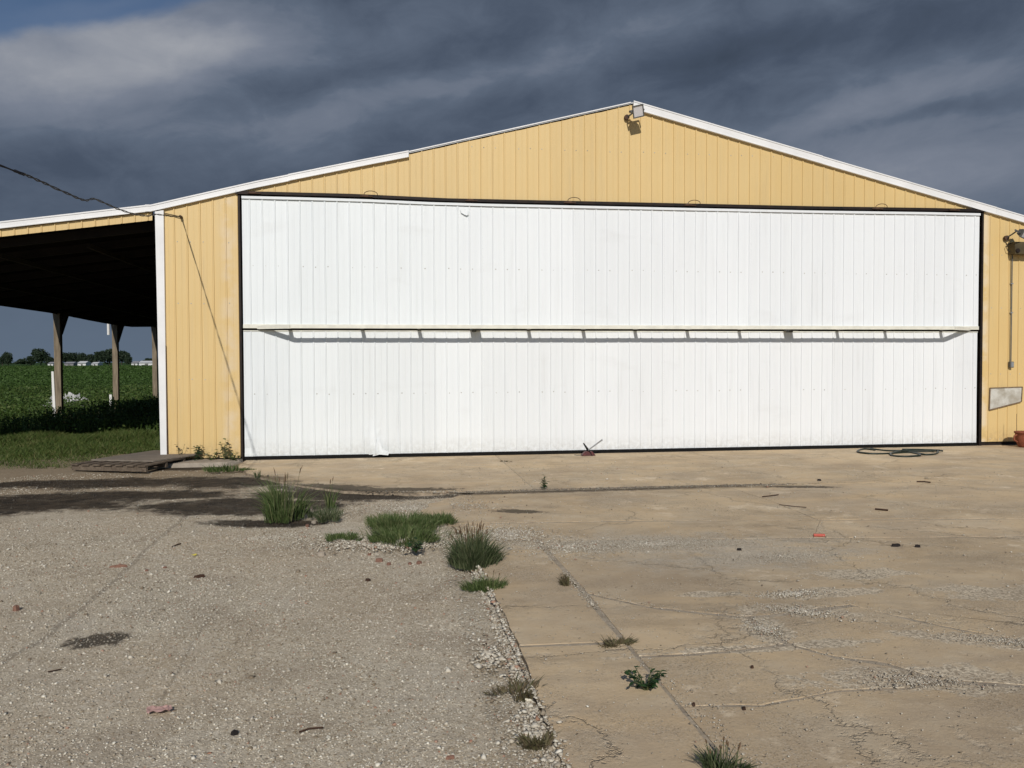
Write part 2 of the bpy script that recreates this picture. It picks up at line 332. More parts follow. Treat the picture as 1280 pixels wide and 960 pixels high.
# concrete slabs
M_conc, t, b = newmat('old_concrete', 0.92, 0, 0.25)
p, x, y, wet, st = groundmask(t); ob = t.orand()
big = t.noise(p, 0.75, 6, 0.62); med = t.noise(p, 3.2, 7, 0.68); fin = t.noise(p, 38.0, 5, 0.75); wl = t.noise(t.comb(t.m('MULTIPLY', x, 0.35), t.m('MULTIPLY', y, 1.6), 0.0), 1.0, 6, 0.6, dist=0.6)
c = t.mix(t.mr(big, 0.38, 0.62), (0.50, 0.405, 0.285), (0.385, 0.315, 0.235))
b2_ = t.noise(t.vm('ADD', p, (11, 5, 0)), 1.9, 7, 0.7)
c = t.mix(t.mr(b2_, 0.48, 0.64, 0, 0.55), c, (0.50, 0.44, 0.35))
c = t.mix(t.mr(b2_, 0.30, 0.44, 0.55, 0.0), c, (0.36, 0.27, 0.175))
c = t.mix(t.mr(wl, 0.52, 0.66, 0, 0.55), c, (0.52, 0.405, 0.265))                    # tan wash lines
c = t.mix(t.mr(wl, 0.30, 0.44, 0.5, 0.0), c, (0.35, 0.295, 0.235))
c = t.mix(t.mr(med, 0.55, 0.72, 0, 0.40), c, (0.32, 0.26, 0.195))
sp = t.vor(p, 130.0, out=1); sr, sg, sb = t.xyz(sp)
spal = t.mr(t.noise(p, 1.3, 5, 0.65), 0.46, 0.62)                                   # areas with exposed aggregate
c = t.mix(t.m('MULTIPLY', t.m('MULTIPLY', t.mr(sr, 0.55, 1), spal), 0.65), c, (0.50, 0.45, 0.38))
c = t.mix(t.m('MULTIPLY', t.m('MULTIPLY', t.mr(sg, 0.65, 1), spal), 0.6), c, (0.15, 0.12, 0.09))
c = t.mix(t.mr(fin, 0.60, 0.78, 0, 0.55), c, (0.16, 0.125, 0.09))
pits = t.m('MULTIPLY', t.mr(t.noise(p, 22.0, 3, 0.6), 0.68, 0.73), 0.75)
c = t.mix(pits, c, (0.10, 0.075, 0.055))
pale = t.m('MULTIPLY', t.mr(t.noise(t.vm('ADD', p, (7, 3, 0)), 1.6, 9, 0.78), 0.56, 0.62), t.mr(t.noise(p, 0.5, 3), 0.42, 0.54))
c = t.mix(t.m('MULTIPLY', pale, 0.7), c, (0.64, 0.56, 0.45))                        # scaled laitance
warp = t.vm('ADD', p, t.vm('SCALE', t.vm('SUBTRACT', t.noise(p, 1.6, 6, 0.65, col=True), (0.5, 0.5, 0.5)), scale=0.9))
ce = t.vor(warp, 0.62, 'DISTANCE_TO_EDGE'); hair = t.m('MULTIPLY', t.mr(ce, 0.0, 0.010, 1, 0), t.mr(t.noise(t.vm('ADD', p, (3, 9, 0)), 0.9, 3), 0.46, 0.55))
scal = t.m('MULTIPLY', t.mr(ce, 0.0, 0.07, 1, 0), t.mr(t.noise(p, 7.0, 6, 0.75), 0.50, 0.60))
c = t.mix(t.m('MULTIPLY', scal, 0.45), c, (0.58, 0.52, 0.43))
c = t.mix(t.m('MULTIPLY', hair, 0.30), c, (0.14, 0.115, 0.085))
wn_ = t.m('MULTIPLY', t.m('SUBTRACT', t.noise(p, 4.0, 8, 0.75), 0.5), 3.4)
worn = ell_mask(t, p, x, y, [(4.62, -9.72, 0.16, 0.34, 0.0), (5.0, -9.40, 0.40, 0.16, -0.3), (5.35, -9.05, 0.55, 0.12, 0.03), (5.1, -10.62, 0.6, 0.20, -0.15), (4.5, -10.05, 0.75, 0.07, 0.02), (6.0, -10.25, 0.8, 0.13, -0.45), (4.6, -8.95, 0.25, 0.08, 0.0), (5.9, -11.2, 0.7, 0.35, 0.2), (6.9, -9.3, 0.8, 0.25, -0.2), (5.9, -8.6, 0.5, 0.15, 0)], wn_, -0.05, 0.20)
wsp = t.vor(p, 75.0, out=1); w1, w2, w3 = t.xyz(wsp)
c = t.mix(t.m('MULTIPLY', worn, 0.85), c, t.mix(w1, (0.24, 0.205, 0.165), (0.66, 0.60, 0.50)))
sb_ = t.noise(t.comb(t.m('MULTIPLY', x, 0.7), t.m('MULTIPLY', y, 1.3), 3.0), 1.1, 8, 0.7, dist=0.5)
c = t.mix(t.m('MULTIPLY', t.mr(sb_, 0.50, 0.68), 0.50), c, (0.26, 0.205, 0.145))
ggz = ell_mask(t, p, x, y, [(4.6, -7.35, 1.5, 0.45, -0.1), (5.4, -7.95, 1.0, 0.35, 0.1)], wn_, -0.4, 0.6)
c = t.mix(t.m('MULTIPLY', ggz, 0.7), c, t.mix(w2, (0.30, 0.28, 0.25), (0.50, 0.47, 0.42)))
hs = t.node('ShaderNodeHueSaturation'); t.put(hs.inputs['Color'], c); t.put(hs.inputs['Value'], t.mr(ob, 0, 1, 0.93, 1.05)); c = t.mix(1.0, hs.outputs[0], (1.25, 1.185, 1.055), 'MULTIPLY')
c = t.mix(t.m('MULTIPLY', wet, 0.80), c, (0.075, 0.055, 0.035))
c = t.mix(t.m('MULTIPLY', st, 0.86), c, (0.065, 0.052, 0.035))
t.put(b.inputs['Base Color'], c)
hgt = t.m('ADD', t.m('MULTIPLY', fin, 0.5), t.m('ADD', t.m('MULTIPLY', med, 1.2), t.m('MULTIPLY', t.m('MULTIPLY', sr, spal), 0.35)))
hgt = t.m('SUBTRACT', hgt, t.m('ADD', t.m('ADD', t.m('MULTIPLY', scal, 0.8), t.m('MULTIPLY', hair, 1.2)), pits))
t.put(b.inputs['Normal'], t.bump(hgt, 0.75, 0.010))
# field soil / far crop
M_field, t, b = newmat('field_green', 0.9, 0, 0.1)
p = t.pos(); x, y, z = t.xyz(p)
n = t.noise(p, 0.35, 6, 0.65); n2 = t.noise(p, 0.03, 4, 0.6); n3 = t.noise(p, 4.0, 5, 0.7)
near = t.mix(n3, (0.035, 0.045, 0.015), (0.085, 0.065, 0.035))
farc = t.mix(t.mr(t.m('ADD', t.m('MULTIPLY', n, 0.4), t.m('MULTIPLY', n2, 0.6)), 0.4, 0.6), (0.026, 0.055, 0.012), (0.042, 0.080, 0.020))
t.put(b.inputs['Base Color'], t.mix(t.mr(y, 20, 60), near, farc))
t.put(b.inputs['Normal'], t.bump(n3, 0.6, 0.05))
M_grass = leafmat('short_grass', [(0.034, 0.058, 0.013), (0.062, 0.105, 0.022), (0.098, 0.140, 0.034), (0.19, 0.17, 0.075)])
M_weed = leafmat('field_weeds', [(0.022, 0.044, 0.010), (0.045, 0.085, 0.017), (0.072, 0.125, 0.027), (0.13, 0.16, 0.05)])
M_crop = leafmat('crop_leaves', [(0.036, 0.072, 0.014), (0.052, 0.100, 0.020), (0.072, 0.128, 0.030)])
M_tuft = leafmat('tuft_grass', [(0.040, 0.065, 0.018), (0.070, 0.110, 0.032), (0.115, 0.160, 0.055), (0.22, 0.22, 0.11)])
M_tuftdk = leafmat('tuft_grass_dark', [(0.034, 0.050, 0.022), (0.060, 0.085, 0.036), (0.10, 0.13, 0.062), (0.20, 0.19, 0.12)])
M_dry = leafmat('dry_grass', [(0.10, 0.075, 0.045), (0.15, 0.115, 0.07), (0.12, 0.12, 0.055), (0.20, 0.16, 0.10)])
M_broad = leafmat('broad_leaf', [(0.018, 0.045, 0.016), (0.032, 0.075, 0.024), (0.05, 0.10, 0.035)])
M_stem = simple('plant_stem', (0.11, 0.12, 0.05), 0.8)
M_seed = simple('seed_head', (0.14, 0.09, 0.05), 0.9)
M_crown = leafmat('tree_leaves', [(0.014, 0.026, 0.014), (0.022, 0.038, 0.019), (0.032, 0.052, 0.026)], 0.1)
M_trunk = simple('trunk_bark', (0.05, 0.04, 0.03), 0.9)
M_barnw = simple('white_barn', (0.62, 0.63, 0.63), 0.6, var=0.05)
M_barng = simple('grey_barn', (0.22, 0.22, 0.23), 0.6, var=0.1)
M_roofg = simple('grey_roof', (0.32, 0.32, 0.33), 0.5, var=0.1)

# ------------------------------------------------------------------ object helpers
def tag(o, label=None, cat=None, group=None, kind=None):
    if label: o['label'] = label
    if cat: o['category'] = cat
    if group: o['group'] = group
    if kind: o['kind'] = kind
    return o
def link(name, me, mat=None, parent=None, smooth=False):
    o = bpy.data.objects.new(name, me); C.objects.link(o)
    if mat is not None and not me.materials:
        for q in (mat if isinstance(mat, (list, tuple)) else [mat]): me.materials.append(q)
    if smooth: me.polygons.foreach_set('use_smooth', [True]*len(me.polygons))
    if parent is not None: o.parent = parent; o.matrix_parent_inverse = Matrix.Translation(-parent.location)
    return o
def empty(name, loc=(0, 0, 0)):
    o = bpy.data.objects.new(name, None); C.objects.link(o); o.location = loc; o.empty_display_size = 0.1; return o
def pydata(name, vs, fs, mat, parent=None, smooth=False):
    me = bpy.data.meshes.new(name); me.from_pydata([tuple(map(float, v)) for v in vs], [], fs); me.validate(); me.update()
    return link(name, me, mat, parent, smooth)
def npmesh(name, V, Fc, mat, parent=None, smooth=False):
    """V (n,3); Fc (m,k) int faces, one size k"""
    me = bpy.data.meshes.new(name); nf, k_ = Fc.shape
    me.vertices.add(len(V)); me.vertices.foreach_set('co', np.ascontiguousarray(V, dtype=np.float32).ravel())
    me.loops.add(nf*k_); me.loops.foreach_set('vertex_index', np.ascontiguousarray(Fc, dtype=np.int32).ravel())
    me.polygons.add(nf); me.polygons.foreach_set('loop_start', np.arange(0, nf*k_, k_, dtype=np.int32))
    me.update(calc_edges=True); me.validate()
    return link(name, me, mat, parent, smooth)
class MB:
    def __init__(s): s.v = []; s.f = []
    def box(s, x0, x1, y0, y1, z0, z1):
        b_ = len(s.v); s.v += [(x, y, z) for z in (z0, z1) for y in (y0, y1) for x in (x0, x1)]
        s.f += [tuple(b_+i for i in q) for q in ((0, 2, 3, 1), (4, 5, 7, 6), (0, 1, 5, 4), (2, 6, 7, 3), (0, 4, 6, 2), (1, 3, 7, 5))]; return s
    def hexa(s, pts):       # 8 corners: bottom 4 around, top 4 around
        b_ = len(s.v); s.v += [tuple(p_) for p_ in pts]
        s.f += [tuple(b_+i for i in q) for q in ((3, 2, 1, 0), (4, 5, 6, 7), (0, 1, 5, 4), (1, 2, 6, 5), (2, 3, 7, 6), (3, 0, 4, 7))]; return s
    def bar(s, a, b_, wd, ht=None, up=(0, 0, 1)):
        a = Vector(a); b2 = Vector(b_); dd = (b2-a).normalized(); ht = ht or wd
        u = dd.cross(Vector(up)); u = u.normalized() if u.length > 1e-4 else Vector((1, 0, 0)); v = u.cross(dd)
        return s.hexa([a-u*wd/2-v*ht/2, a+u*wd/2-v*ht/2, b2+u*wd/2-v*ht/2, b2-u*wd/2-v*ht/2, a-u*wd/2+v*ht/2, a+u*wd/2+v*ht/2, b2+u*wd/2+v*ht/2, b2-u*wd/2+v*ht/2])
    def tube(s, pts, r, n=8, cap=True):
        pts = [Vector(p_) for p_ in pts]; rs = r if hasattr(r, '__len__') else [r]*len(pts); b_ = len(s.v); u = None
        for i, p_ in enumerate(pts):
            dd = (pts[min(i+1, len(pts)-1)]-pts[max(i-1, 0)]).normalized()
            if u is None: u = dd.cross(Vector((0, 0, 1))); u = u if u.length > 1e-3 else Vector((1, 0, 0))
            u = (u-dd*u.dot(dd)).normalized(); v = dd.cross(u)
            for k_ in range(n):
                a = 2*math.pi*k_/n; s.v.append(tuple(p_+(u*math.cos(a)+v*math.sin(a))*rs[i]))
        for i in range(len(pts)-1):
            for k_ in range(n):
                s.f.append((b_+i*n+k_, b_+i*n+(k_+1) % n, b_+(i+1)*n+(k_+1) % n, b_+(i+1)*n+k_))
        if cap: s.f.append(tuple(b_+k_ for k_ in range(n))[::-1]); s.f.append(tuple(b_+(len(pts)-1)*n+k_ for k_ in range(n)))
        return s
    def lathe(s, cx, cy, prof, n=24):
        b_ = len(s.v)
        for (r, z) in prof:
            for k_ in range(n): a = 2*math.pi*k_/n; s.v.append((cx+r*math.cos(a), cy+r*math.sin(a), z))
        for i in range(len(prof)-1):
            for k_ in range(n): s.f.append((b_+i*n+k_, b_+i*n+(k_+1) % n, b_+(i+1)*n+(k_+1) % n, b_+(i+1)*n+k_))
        return s
    def strip(s, line, y0, y1, h):      # extrude (x, ztop) polyline into a bar of height h between y0 and y1
        for (xa, za), (xb, zb) in zip(line, line[1:]):
            s.hexa([(xa, y0, za-h), (xb, y0, zb-h), (xb, y1, zb-h), (xa, y1, za-h), (xa, y0, za), (xb, y0, zb), (xb, y1, zb), (xa, y1, za)])
        return s
    def build(s, name, mat, parent=None, smooth=False, bevel=0.0):
        o = pydata(name, s.v, s.f, mat, parent, smooth)
        if bevel:
            md = o.modifiers.new('bevel', 'BEVEL'); md.width = bevel; md.segments = 2; md.limit_method = 'ANGLE'; md.angle_limit = 0.6
        return o

# ------------------------------------------------------------------ ground
def sheet(name, poly, z, mat, div=None):
    return pydata(name, [(x_, y_, z) for x_, y_ in poly], [tuple(range(len(poly)))], mat)
tag(sheet('field', [(-5000, -4000), (5000, -4000), (5000, 6000), (-5000, 6000)], -0.09, M_field), kind='structure')
# yard: undulating sheet
nx, ny = 110, 130
xs = np.linspace(-16, 26, nx); ys = np.linspace(-30, 2.2, ny)
XX, YY = np.meshgrid(xs, ys)
def und(X, Y):
    return (0.012*np.sin(X*1.3+0.7*Y)+0.010*np.sin(Y*1.9-0.4*X+1.0)+0.006*np.sin(3.1*X+2.3*Y))
ZZ = -0.028+und(XX, YY)*0.8
V = np.stack([XX, YY, ZZ], -1).reshape(-1, 3)
# ragged outer margin
edge = (YY > 2.0).ravel(); V[edge, 1] += rng.uniform(-1.2, 0.6, edge.sum()); V[edge, 2] = -0.10
Fq = np.array([[j*nx+i, j*nx+i+1, (j+1)*nx+i+1, (j+1)*nx+i] for j in range(ny-1) for i in range(nx-1)])
tag(npmesh('gravel_yard', V, Fq, M_yard, smooth=True), kind='structure')
def zyard(x, y): return -0.028+float(und(np.array(x), np.array(y)))*0.8

# concrete: separate cast slabs with open joints
apron = empty('concrete_paving', (8, -6, 0)); tag(apron, kind='structure')
def jag(a, b_, amp, n=None):
    """fractal broken line from a to b_ (b_ itself left out)"""
    pts = [np.array(a, float), np.array(b_, float)]; L = np.linalg.norm(pts[1]-pts[0]); am = amp*min(1.0, L/0.8)
    while L > 0.07:
        new = [pts[0]]
        for p_, q_ in zip(pts, pts[1:]):
            d_ = (q_-p_)/max(np.linalg.norm(q_-p_), 1e-6); new += [(p_+q_)/2+np.array([-d_[1], d_[0]])*random.uniform(-am, am), q_]
        pts = new; L /= 2; am *= 0.62
    return [tuple(p_) for p_ in pts[:-1]]
def chain(pts, amp):
    o_ = []
    for a, b_ in zip(pts, pts[1:]): o_ += jag(a, b_, amp)
    return o_+[tuple(pts[-1])]
def slab(poly, dz=0.0, tilt=(0, 0), gap=0.004):
    dz = 0.0; tilt = (0, 0)
    poly = [tuple(p_) for p_ in poly]
    cx = sum(p_[0] for p_ in poly)/len(poly); cy = sum(p_[1] for p_ in poly)/len(poly)
    area = sum(a[0]*b_[1]-b_[0]*a[1] for a, b_ in zip(poly, poly[1:]+poly[:1]))
    if area < 0: poly = poly[::-1]
    n_ = len(poly); ins = []
    for i in range(n_):
        a, p_, b_ = Vector(poly[i-1]), Vector(poly[i]), Vector(poly[(i+1) % n_])
        d1 = (p_-a).normalized(); d2 = (b_-p_).normalized(); nn = Vector((-(d1.y+d2.y), d1.x+d2.x))
        nn = nn.normalized() if nn.length > 1e-5 else Vector((0, 0)); ins.append(p_+nn*gap)
    z = lambda q: dz+tilt[0]*(q[0]-cx)+tilt[1]*(q[1]-cy)
    ins2 = []
    for i in range(n_):
        a, p_, b_ = ins[i-1], ins[i], ins[(i+1) % n_]; d1 = (p_-a).normalized() if (p_-a).length > 1e-6 else Vector((1, 0)); d2 = (b_-p_).normalized() if (b_-p_).length > 1e-6 else d1
        nn = Vector((-(d1.y+d2.y), d1.x+d2.x)); nn = nn.normalized() if nn.length > 1e-5 else Vector((0, 0)); ins2.append(p_+nn*random.uniform(0.001, 0.010))
    vs = [(q.x, q.y, z(q)) for q in ins2]+[(q.x, q.y, z(q)-random.uniform(0.001, 0.004)) for q in ins]+[(q.x, q.y, -0.15) for q in ins]
    fs = [tuple(range(n_))]
    for r_ in (0, 1):
        fs += [(r_*n_+(i+1) % n_, r_*n_+i, (r_+1)*n_+i, (r_+1)*n_+(i+1) % n_) for i in range(n_)]
    o_ = pydata('slab', vs, fs, [M_conc, M_joint], apron)
    o_.data.polygons.foreach_set('material_index', [0]+[0]*n_+[1]*n_); return o_
jf = sheet('joint_fill', [(3.2, -6.3), (3.085, -7.4), (3.10, -9.8), (3.06, -11.3), (3.06, -17), (19.0, -17), (19.0, -0.05), (0.4, -0.05), (0.7, -2.0), (2.0, -3.65), (3.6, -4.2)], -0.0045, M_jfill); jf.parent = apron; jf.matrix_parent_inverse = Matrix.Translation(-apron.location)
RX = 19.0
J1, J2, J3 = 4.2, 9.1, 14.0
ae = [(0.25, -1.5), (0.62, -2.3), (1.2, -3.1), (1.8, -3.72), (2.69, -4.08), (3.49, -4.05), (J1, -4.02)]     # broken front edge of the door apron
slab([(0.02, 0.18)]+[(0.02, -0.9)]+chain(ae, 0.05)+[(J1, 0.18)], 0.004)
slab([(J1, 0.18), (J1, -4.02)]+chain([(5.57, -4.05), (7.5, -4.12), (J2-0.05, -4.14)], 0.015)+[(J2, 0.18)], 0.006, (0.0006, 0.001))
slab([(J2, 0.18), (J2-0.05, -4.14)]+chain([(11, -4.15), (J3, -4.16)], 0.012)+[(J3, 0.18)], 0.004)
slab([(J3, 0.18), (J3, -4.16), (RX, -4.16), (RX, 0.0)], 0.004)
b1 = [(3.55, -6.12), (4.91, -6.25), (6.7, -6.5), (8.81, -6.76), (12, -7.1), (RX, -7.6)]
slab(chain([(2.95, -6.1), (2.7, -5.3), (3.0, -4.55), (3.49, -4.12)], 0.08)+[(6.7, -4.10)]+chain([(6.75, -5.4), (6.7, -6.5)], 0.02)+chain([(4.91, -6.25), (3.55, -6.12), (2.95, -6.1)], 0.02), -0.002, (0.001, 0.001))
slab([(6.7, -4.12)]+[(11.6, -4.19)]+chain([(11.7, -5.5), (11.6, -7.06)], 0.02)+chain([(8.81, -6.76), (6.7, -6.5)], 0.02)+[(6.75, -5.4)], 0.002)
slab([(11.6, -4.19), (RX, -4.19), (RX, -7.6), (11.6, -7.06), (11.7, -5.5)], 0.0)
l2 = [(3.72, -6.95), (4.9, -7.15), (6.22, -7.30), (8.17, -7.55), (11, -7.85), (RX, -8.6)]
slab([(3.55, -6.15), (4.91, -6.28), (6.7, -6.53)]+chain([(6.22, -7.3), (4.9, -7.15), (3.72, -6.95)], 0.02)+[(3.1, -6.9), (2.98, -6.15)], 0.001)
slab([(6.7, -6.53), (8.81, -6.79), (12, -7.12), (RX, -7.63), (RX, -8.6), (11, -7.85)]+chain([(8.17, -7.55), (6.22, -7.3)], 0.015), -0.001)
l3 = [(3.74, -8.78), (4.1, -9.2), (4.60, -9.47), (4.88, -9.44), (5.41, -9.33), (5.71, -9.83), (6.01, -10.16), (7.2, -10.6), (RX, -12.2)]
slab([(3.72, -6.98), (4.9, -7.18), (6.22, -7.33), (8.17, -7.58)]+chain([(8.3, -9.0), (7.2, -10.6)], 0.04)+chain(l3[:8][::-1], 0.035), 0.003, (0.001, 0.002))
slab([(8.17, -7.58), (11, -7.88), (RX, -8.63), (RX, -12.2), (7.2, -10.6), (8.3, -9.0)], 0.001)
l4 = [(3.72, -10.07), (4.03, -10.08), (4.35, -10.05), (4.61, -10.0), (4.78, -10.23), (5.01, -10.38), (5.14, -10.64), (5.7, -10.85), (7, -11.4), (RX, -13.5)]
slab([(3.74, -8.84), (4.1, -9.24)]+chain([(4.60, -9.52), (4.61, -9.98)], 0.02)+chain(l4[:4][::-1], 0.02), 0.002)
slab(chain([(4.63, -9.51), (4.88, -9.49), (5.41, -9.38), (5.71, -9.88), (6.01, -10.21), (7.2, -10.65)], 0.03)+[(RX, -12.26), (RX, -13.5)]+chain([(7, -11.4), (5.7, -10.85), (5.14, -10.64), (5.01, -10.38), (4.78, -10.23), (4.64, -10.0)], 0.03), -0.004, (0.001, 0.003))
l5 = [(3.72, -10.76), (4.10, -10.81), (4.54, -10.70), (4.91, -10.70), (5.3, -10.82)]
slab([(3.72, -10.10), (4.03, -10.11), (4.35, -10.08), (4.63, -10.04), (4.77, -10.27), (4.99, -10.42), (5.1, -10.66)]+chain([(4.91, -10.72), (4.54, -10.70), (4.10, -10.81), (3.72, -10.76)], 0.02), 0.001)
slab([(3.72, -10.77), (4.10, -10.82), (4.54, -10.71), (4.91, -10.73), (5.12, -10.69), (5.7, -10.88)]+chain([(6.0, -12.0), (5.6, -14.0)], 0.04)+[(5.4, -17), (3.72, -17)], 0.004)
slab([(5.7, -10.9), (7, -11.45), (RX, -13.55), (RX, -17), (5.4, -17), (5.6, -14.0), (6.0, -12.0)], 0.0)
# narrow strip beside the gravel
SX0, SX1 = 3.07, 3.703
slab(chain([(SX0-0.05, -7.3), (SX0, -8.6), (SX0+0.02, -9.8)], 0.015)+chain([(SX1, -9.82), (SX1, -8.3), (SX1-0.03, -7.02)], 0.008)+[(3.2, -6.96)], 0.006, gap=0.008)
slab(chain([(SX0+0.02, -9.825), (SX0-0.02, -11.3), (SX0-0.02, -13.2)], 0.012)+[(SX1, -13.2)]+chain([(SX1, -11.5), (SX1, -9.86)], 0.006), 0.002, gap=0.004)
slab([(SX0-0.02, -13.23), (SX0-0.03, -17), (SX1, -17), (SX1, -13.23)], 0.004)
# pale footing strip under the yellow bay
fo = MB(); fo.hexa([(-1.75, -0.72, -0.06), (-0.15, -0.55, -0.06), (0.0, -0.1, -0.06), (-1.5, 0.1, -0.06), (-1.72, -0.68, 0.035), (-0.2, -0.50, 0.03), (-0.02, -0.1, 0.03), (-1.5, 0.1, 0.035)])
fo.build('footing_slab', M_cover, apron, bevel=0.01)

# ------------------------------------------------------------------ hangar
RTOP = [(-1.42, 4.18), (0.231, 4.606), (2.034, 5.023), (2.73, 5.179), (6.65, 6.171), (12.33, 4.808), (14.32, 4.331), (14.85, 4.204)]
rx_, rz_ = zip(*RTOP)
def R(x): return float(np.interp(x, rx_, rz_))
HDR = [W(*q) for q in [(300, 239.5), (440, 243), (560, 248.6), (720, 252), (880, 255.5), (1020, 258.5), (1160, 260.5), (1227, 262)]]
hx_, hz_ = zip(*HDR)
def HT(x): return float(np.interp(x, hx_, hz_))
LEAN = [(-7.35, 3.30), (-3.713, 3.861), (-1.42, 4.185)]
def LT(x): return float(np.interp(x, [q[0] for q in LEAN], [q[1] for q in LEAN]))
DW = 13.4
hangar = empty('hangar', (6.7, 0, 0))
tag(hangar, 'long yellow and white steel hangar with wide bifold door and open side lean-to', 'hangar')

RIB = 0.2026
def ribbed(name, x0, x1, zb, zt, phase, mat, parent, y0=0.0, nz=1, deform=None, rib=0.015, n_sc=()):
    """one steel sheet with trapezoid ribs between x0 and x1; zb/zt give foot and head height at x"""
    xs_ = {x0: 0.0, x1: 0.0}
    k0 = math.floor((x0-phase)/RIB)-1; ribs = []
    for k_ in range(k0, k0+60):
        c_ = phase+k_*RIB
        for o_, d_ in ((-0.017, 0), (-0.008, rib), (0.008, rib), (0.013, 0), (0.094, 0), (0.097, 0.0018), (0.107, 0.0018), (0.110, 0)):
            if x0 < c_+o_ < x1: xs_[c_+o_] = d_
        if x0 < c_ < x1: ribs.append(c_)
    keys = sorted(xs_); vs = []; fs = []
    for x_ in keys:
        a, b_ = zb(x_), zt(x_)
        for j in range(nz+1):
            z = a+(b_-a)*j/nz; y = y0-xs_[x_]; xx = x_
            if deform: xx, y, z = deform(x_, y, z)
            vs.append((xx, y, z))
    m_ = nz+1
    for i in range(len(keys)-1):
        for j in range(nz): fs.append((i*m_+j, (i+1)*m_+j, (i+1)*m_+j+1, i*m_+j+1))
    # folded edges give the sheet its thickness
    b0 = len(vs)
    for i in range(len(keys)):
        for j in (0, nz): v_ = vs[i*m_+j]; vs.append((v_[0], v_[1]+0.006, v_[2]))
    for i in range(len(keys)-1):
        fs.append((b0+2*i, b0+2*(i+1), (i+1)*m_, i*m_)); fs.append((i*m_+nz, (i+1)*m_+nz, b0+2*(i+1)+1, b0+2*i+1))
    nsk = len(fs)
    for zz in n_sc:                       # screw heads in the flats next to the ribs
        for c_ in ribs:
            if random.random() < 0.05: continue
            for sx_ in (0.045,):
                xx, z = c_+sx_, zz+random.uniform(-0.008, 0.008); y = y0
                if xx > x1-0.01 or z > zt(xx)-0.02 or z < zb(xx): continue
                q = len(vs); r_ = 0.0085
                vs += [(xx-r_, y-0.0005, z-r_), (xx+r_, y-0.0005, z-r_), (xx+r_, y-0.0005, z+r_), (xx-r_, y-0.0005, z+r_), (xx, y-0.008, z)]
                fs += [(q, q+1, q+4), (q+1, q+2, q+4), (q+2, q+3, q+4), (q+3, q, q+4)]
    o_ = pydata(name, vs, fs, [mat, M_screw], parent)
    o_.data.polygons.foreach_set('material_index', [0]*nsk+[1]*(len(o_.data.polygons)-nsk)); return o_
def sheets(x0, x1, zb, zt, phase, mat, parent, y0=0.0, per=4, **kw):
    first = phase+math.ceil((x0-phase)/RIB+0.2)*RIB+0.026
    x = x0; nxt = first+RIB*(per-1)
    i = 0
    while x < x1-1e-3:
        e_ = min(nxt, x1)
        if x1-e_ < 0.25: e_ = x1
        ribbed('wall_panel', x, e_, zb, zt, phase, mat, parent, y0=y0-(0.0015 if i % 2 else 0), **kw)
        x = e_-0.0+0.0; nxt += RIB*per; i += 1
# front wall: dark backing with the sheets in front
def plate(name, x0, x1, zb, zt, y0, y1, mat, parent, n_=16):
    mb_ = MB(); xs2 = np.linspace(x0, x1, n_+1)
    for a, b_ in zip(xs2, xs2[1:]):
        mb_.hexa([(a, y0, zb(a)), (b_, y0, zb(b_)), (b_, y1, zb(b_)), (a, y1, zb(a)), (a, y0, zt(a)), (b_, y0, zt(b_)), (b_, y1, zt(b_)), (a, y1, zt(a))])
    return mb_.build(name, mat, parent)
w_l = plate('wall', -1.33, -0.09, lambda x: 0.0, lambda x: R(x)-0.06, 0.03, 0.12, M_dark, hangar, 4)
PHY = -0.0553       # rib phase of the yellow walls
sheets(-1.315, -0.060, lambda x: 0.045, lambda x: R(x)-0.105, -0.463, M_yel, w_l, per=5, n_sc=(0.1, 1.35, 2.6, 3.6))
w_g = plate('wall', -0.09, DW+0.09, lambda x: HT(x)-0.07, lambda x: R(x)-0.04, 0.03, 0.12, M_dark, hangar, 24)
sheets(-0.08, 2.73, lambda x: HT(x)+0.001, lambda x: R(x)-0.10, 3.57, M_yel, w_g, n_sc=(4.22,))
sheets(2.73, 6.65, lambda x: HT(x)+0.001, lambda x: R(x)-0.045+0.006*math.sin(x*9), 3.57, M_yel, w_g, n_sc=(4.36, 5.3))
sheets(6.65, DW+0.05, lambda x: HT(x)+0.001, lambda x: max(HT(x)+0.002, R(x)-0.13), 3.57, M_yel, w_g, n_sc=(4.42, 5.3))
w_r = plate('wall', DW+0.09, 14.72, lambda x: 0.0, lambda x: R(x)-0.06, 0.03, 0.12, M_dark, hangar, 4)
sheets(DW+0.072, 14.75, lambda x: 0.07, lambda x: R(x)-0.13, 13.62, M_yel, w_r, per=6, n_sc=(0.12, 1.35, 2.6, 3.6))
# side and back walls
DEP = 22.4
for (a, b_, ax) in ((-1.33, 4.15, 0), (14.75, 4.15, 1)):
    mb_ = MB(); x0 = a; s_ = 1 if ax == 0 else -1
    y = 0.125; vs = []; fs = []
    while y < DEP:
        vs += [(x0, y, 0), (x0, y+0.176, 0), (x0-0.02*s_, y+0.188, 0), (x0-0.02*s_, y+0.202, 0)]; y += 0.2032
    nn = len(vs); vs += [(v_[0], v_[1], b_-0.03) for v_ in vs]
    fs = [(i+1, i, nn+i, nn+i+1) if ax == 0 else (i, i+1, nn+i+1, nn+i) for i in range(nn-1)]
    pydata('side_wall', vs, fs, M_yel, hangar)
plate('back_wall', -1.33, 14.75, lambda x: 0.0, lambda x: R(x)-0.07, DEP, DEP+0.08, M_yel, hangar, 20)
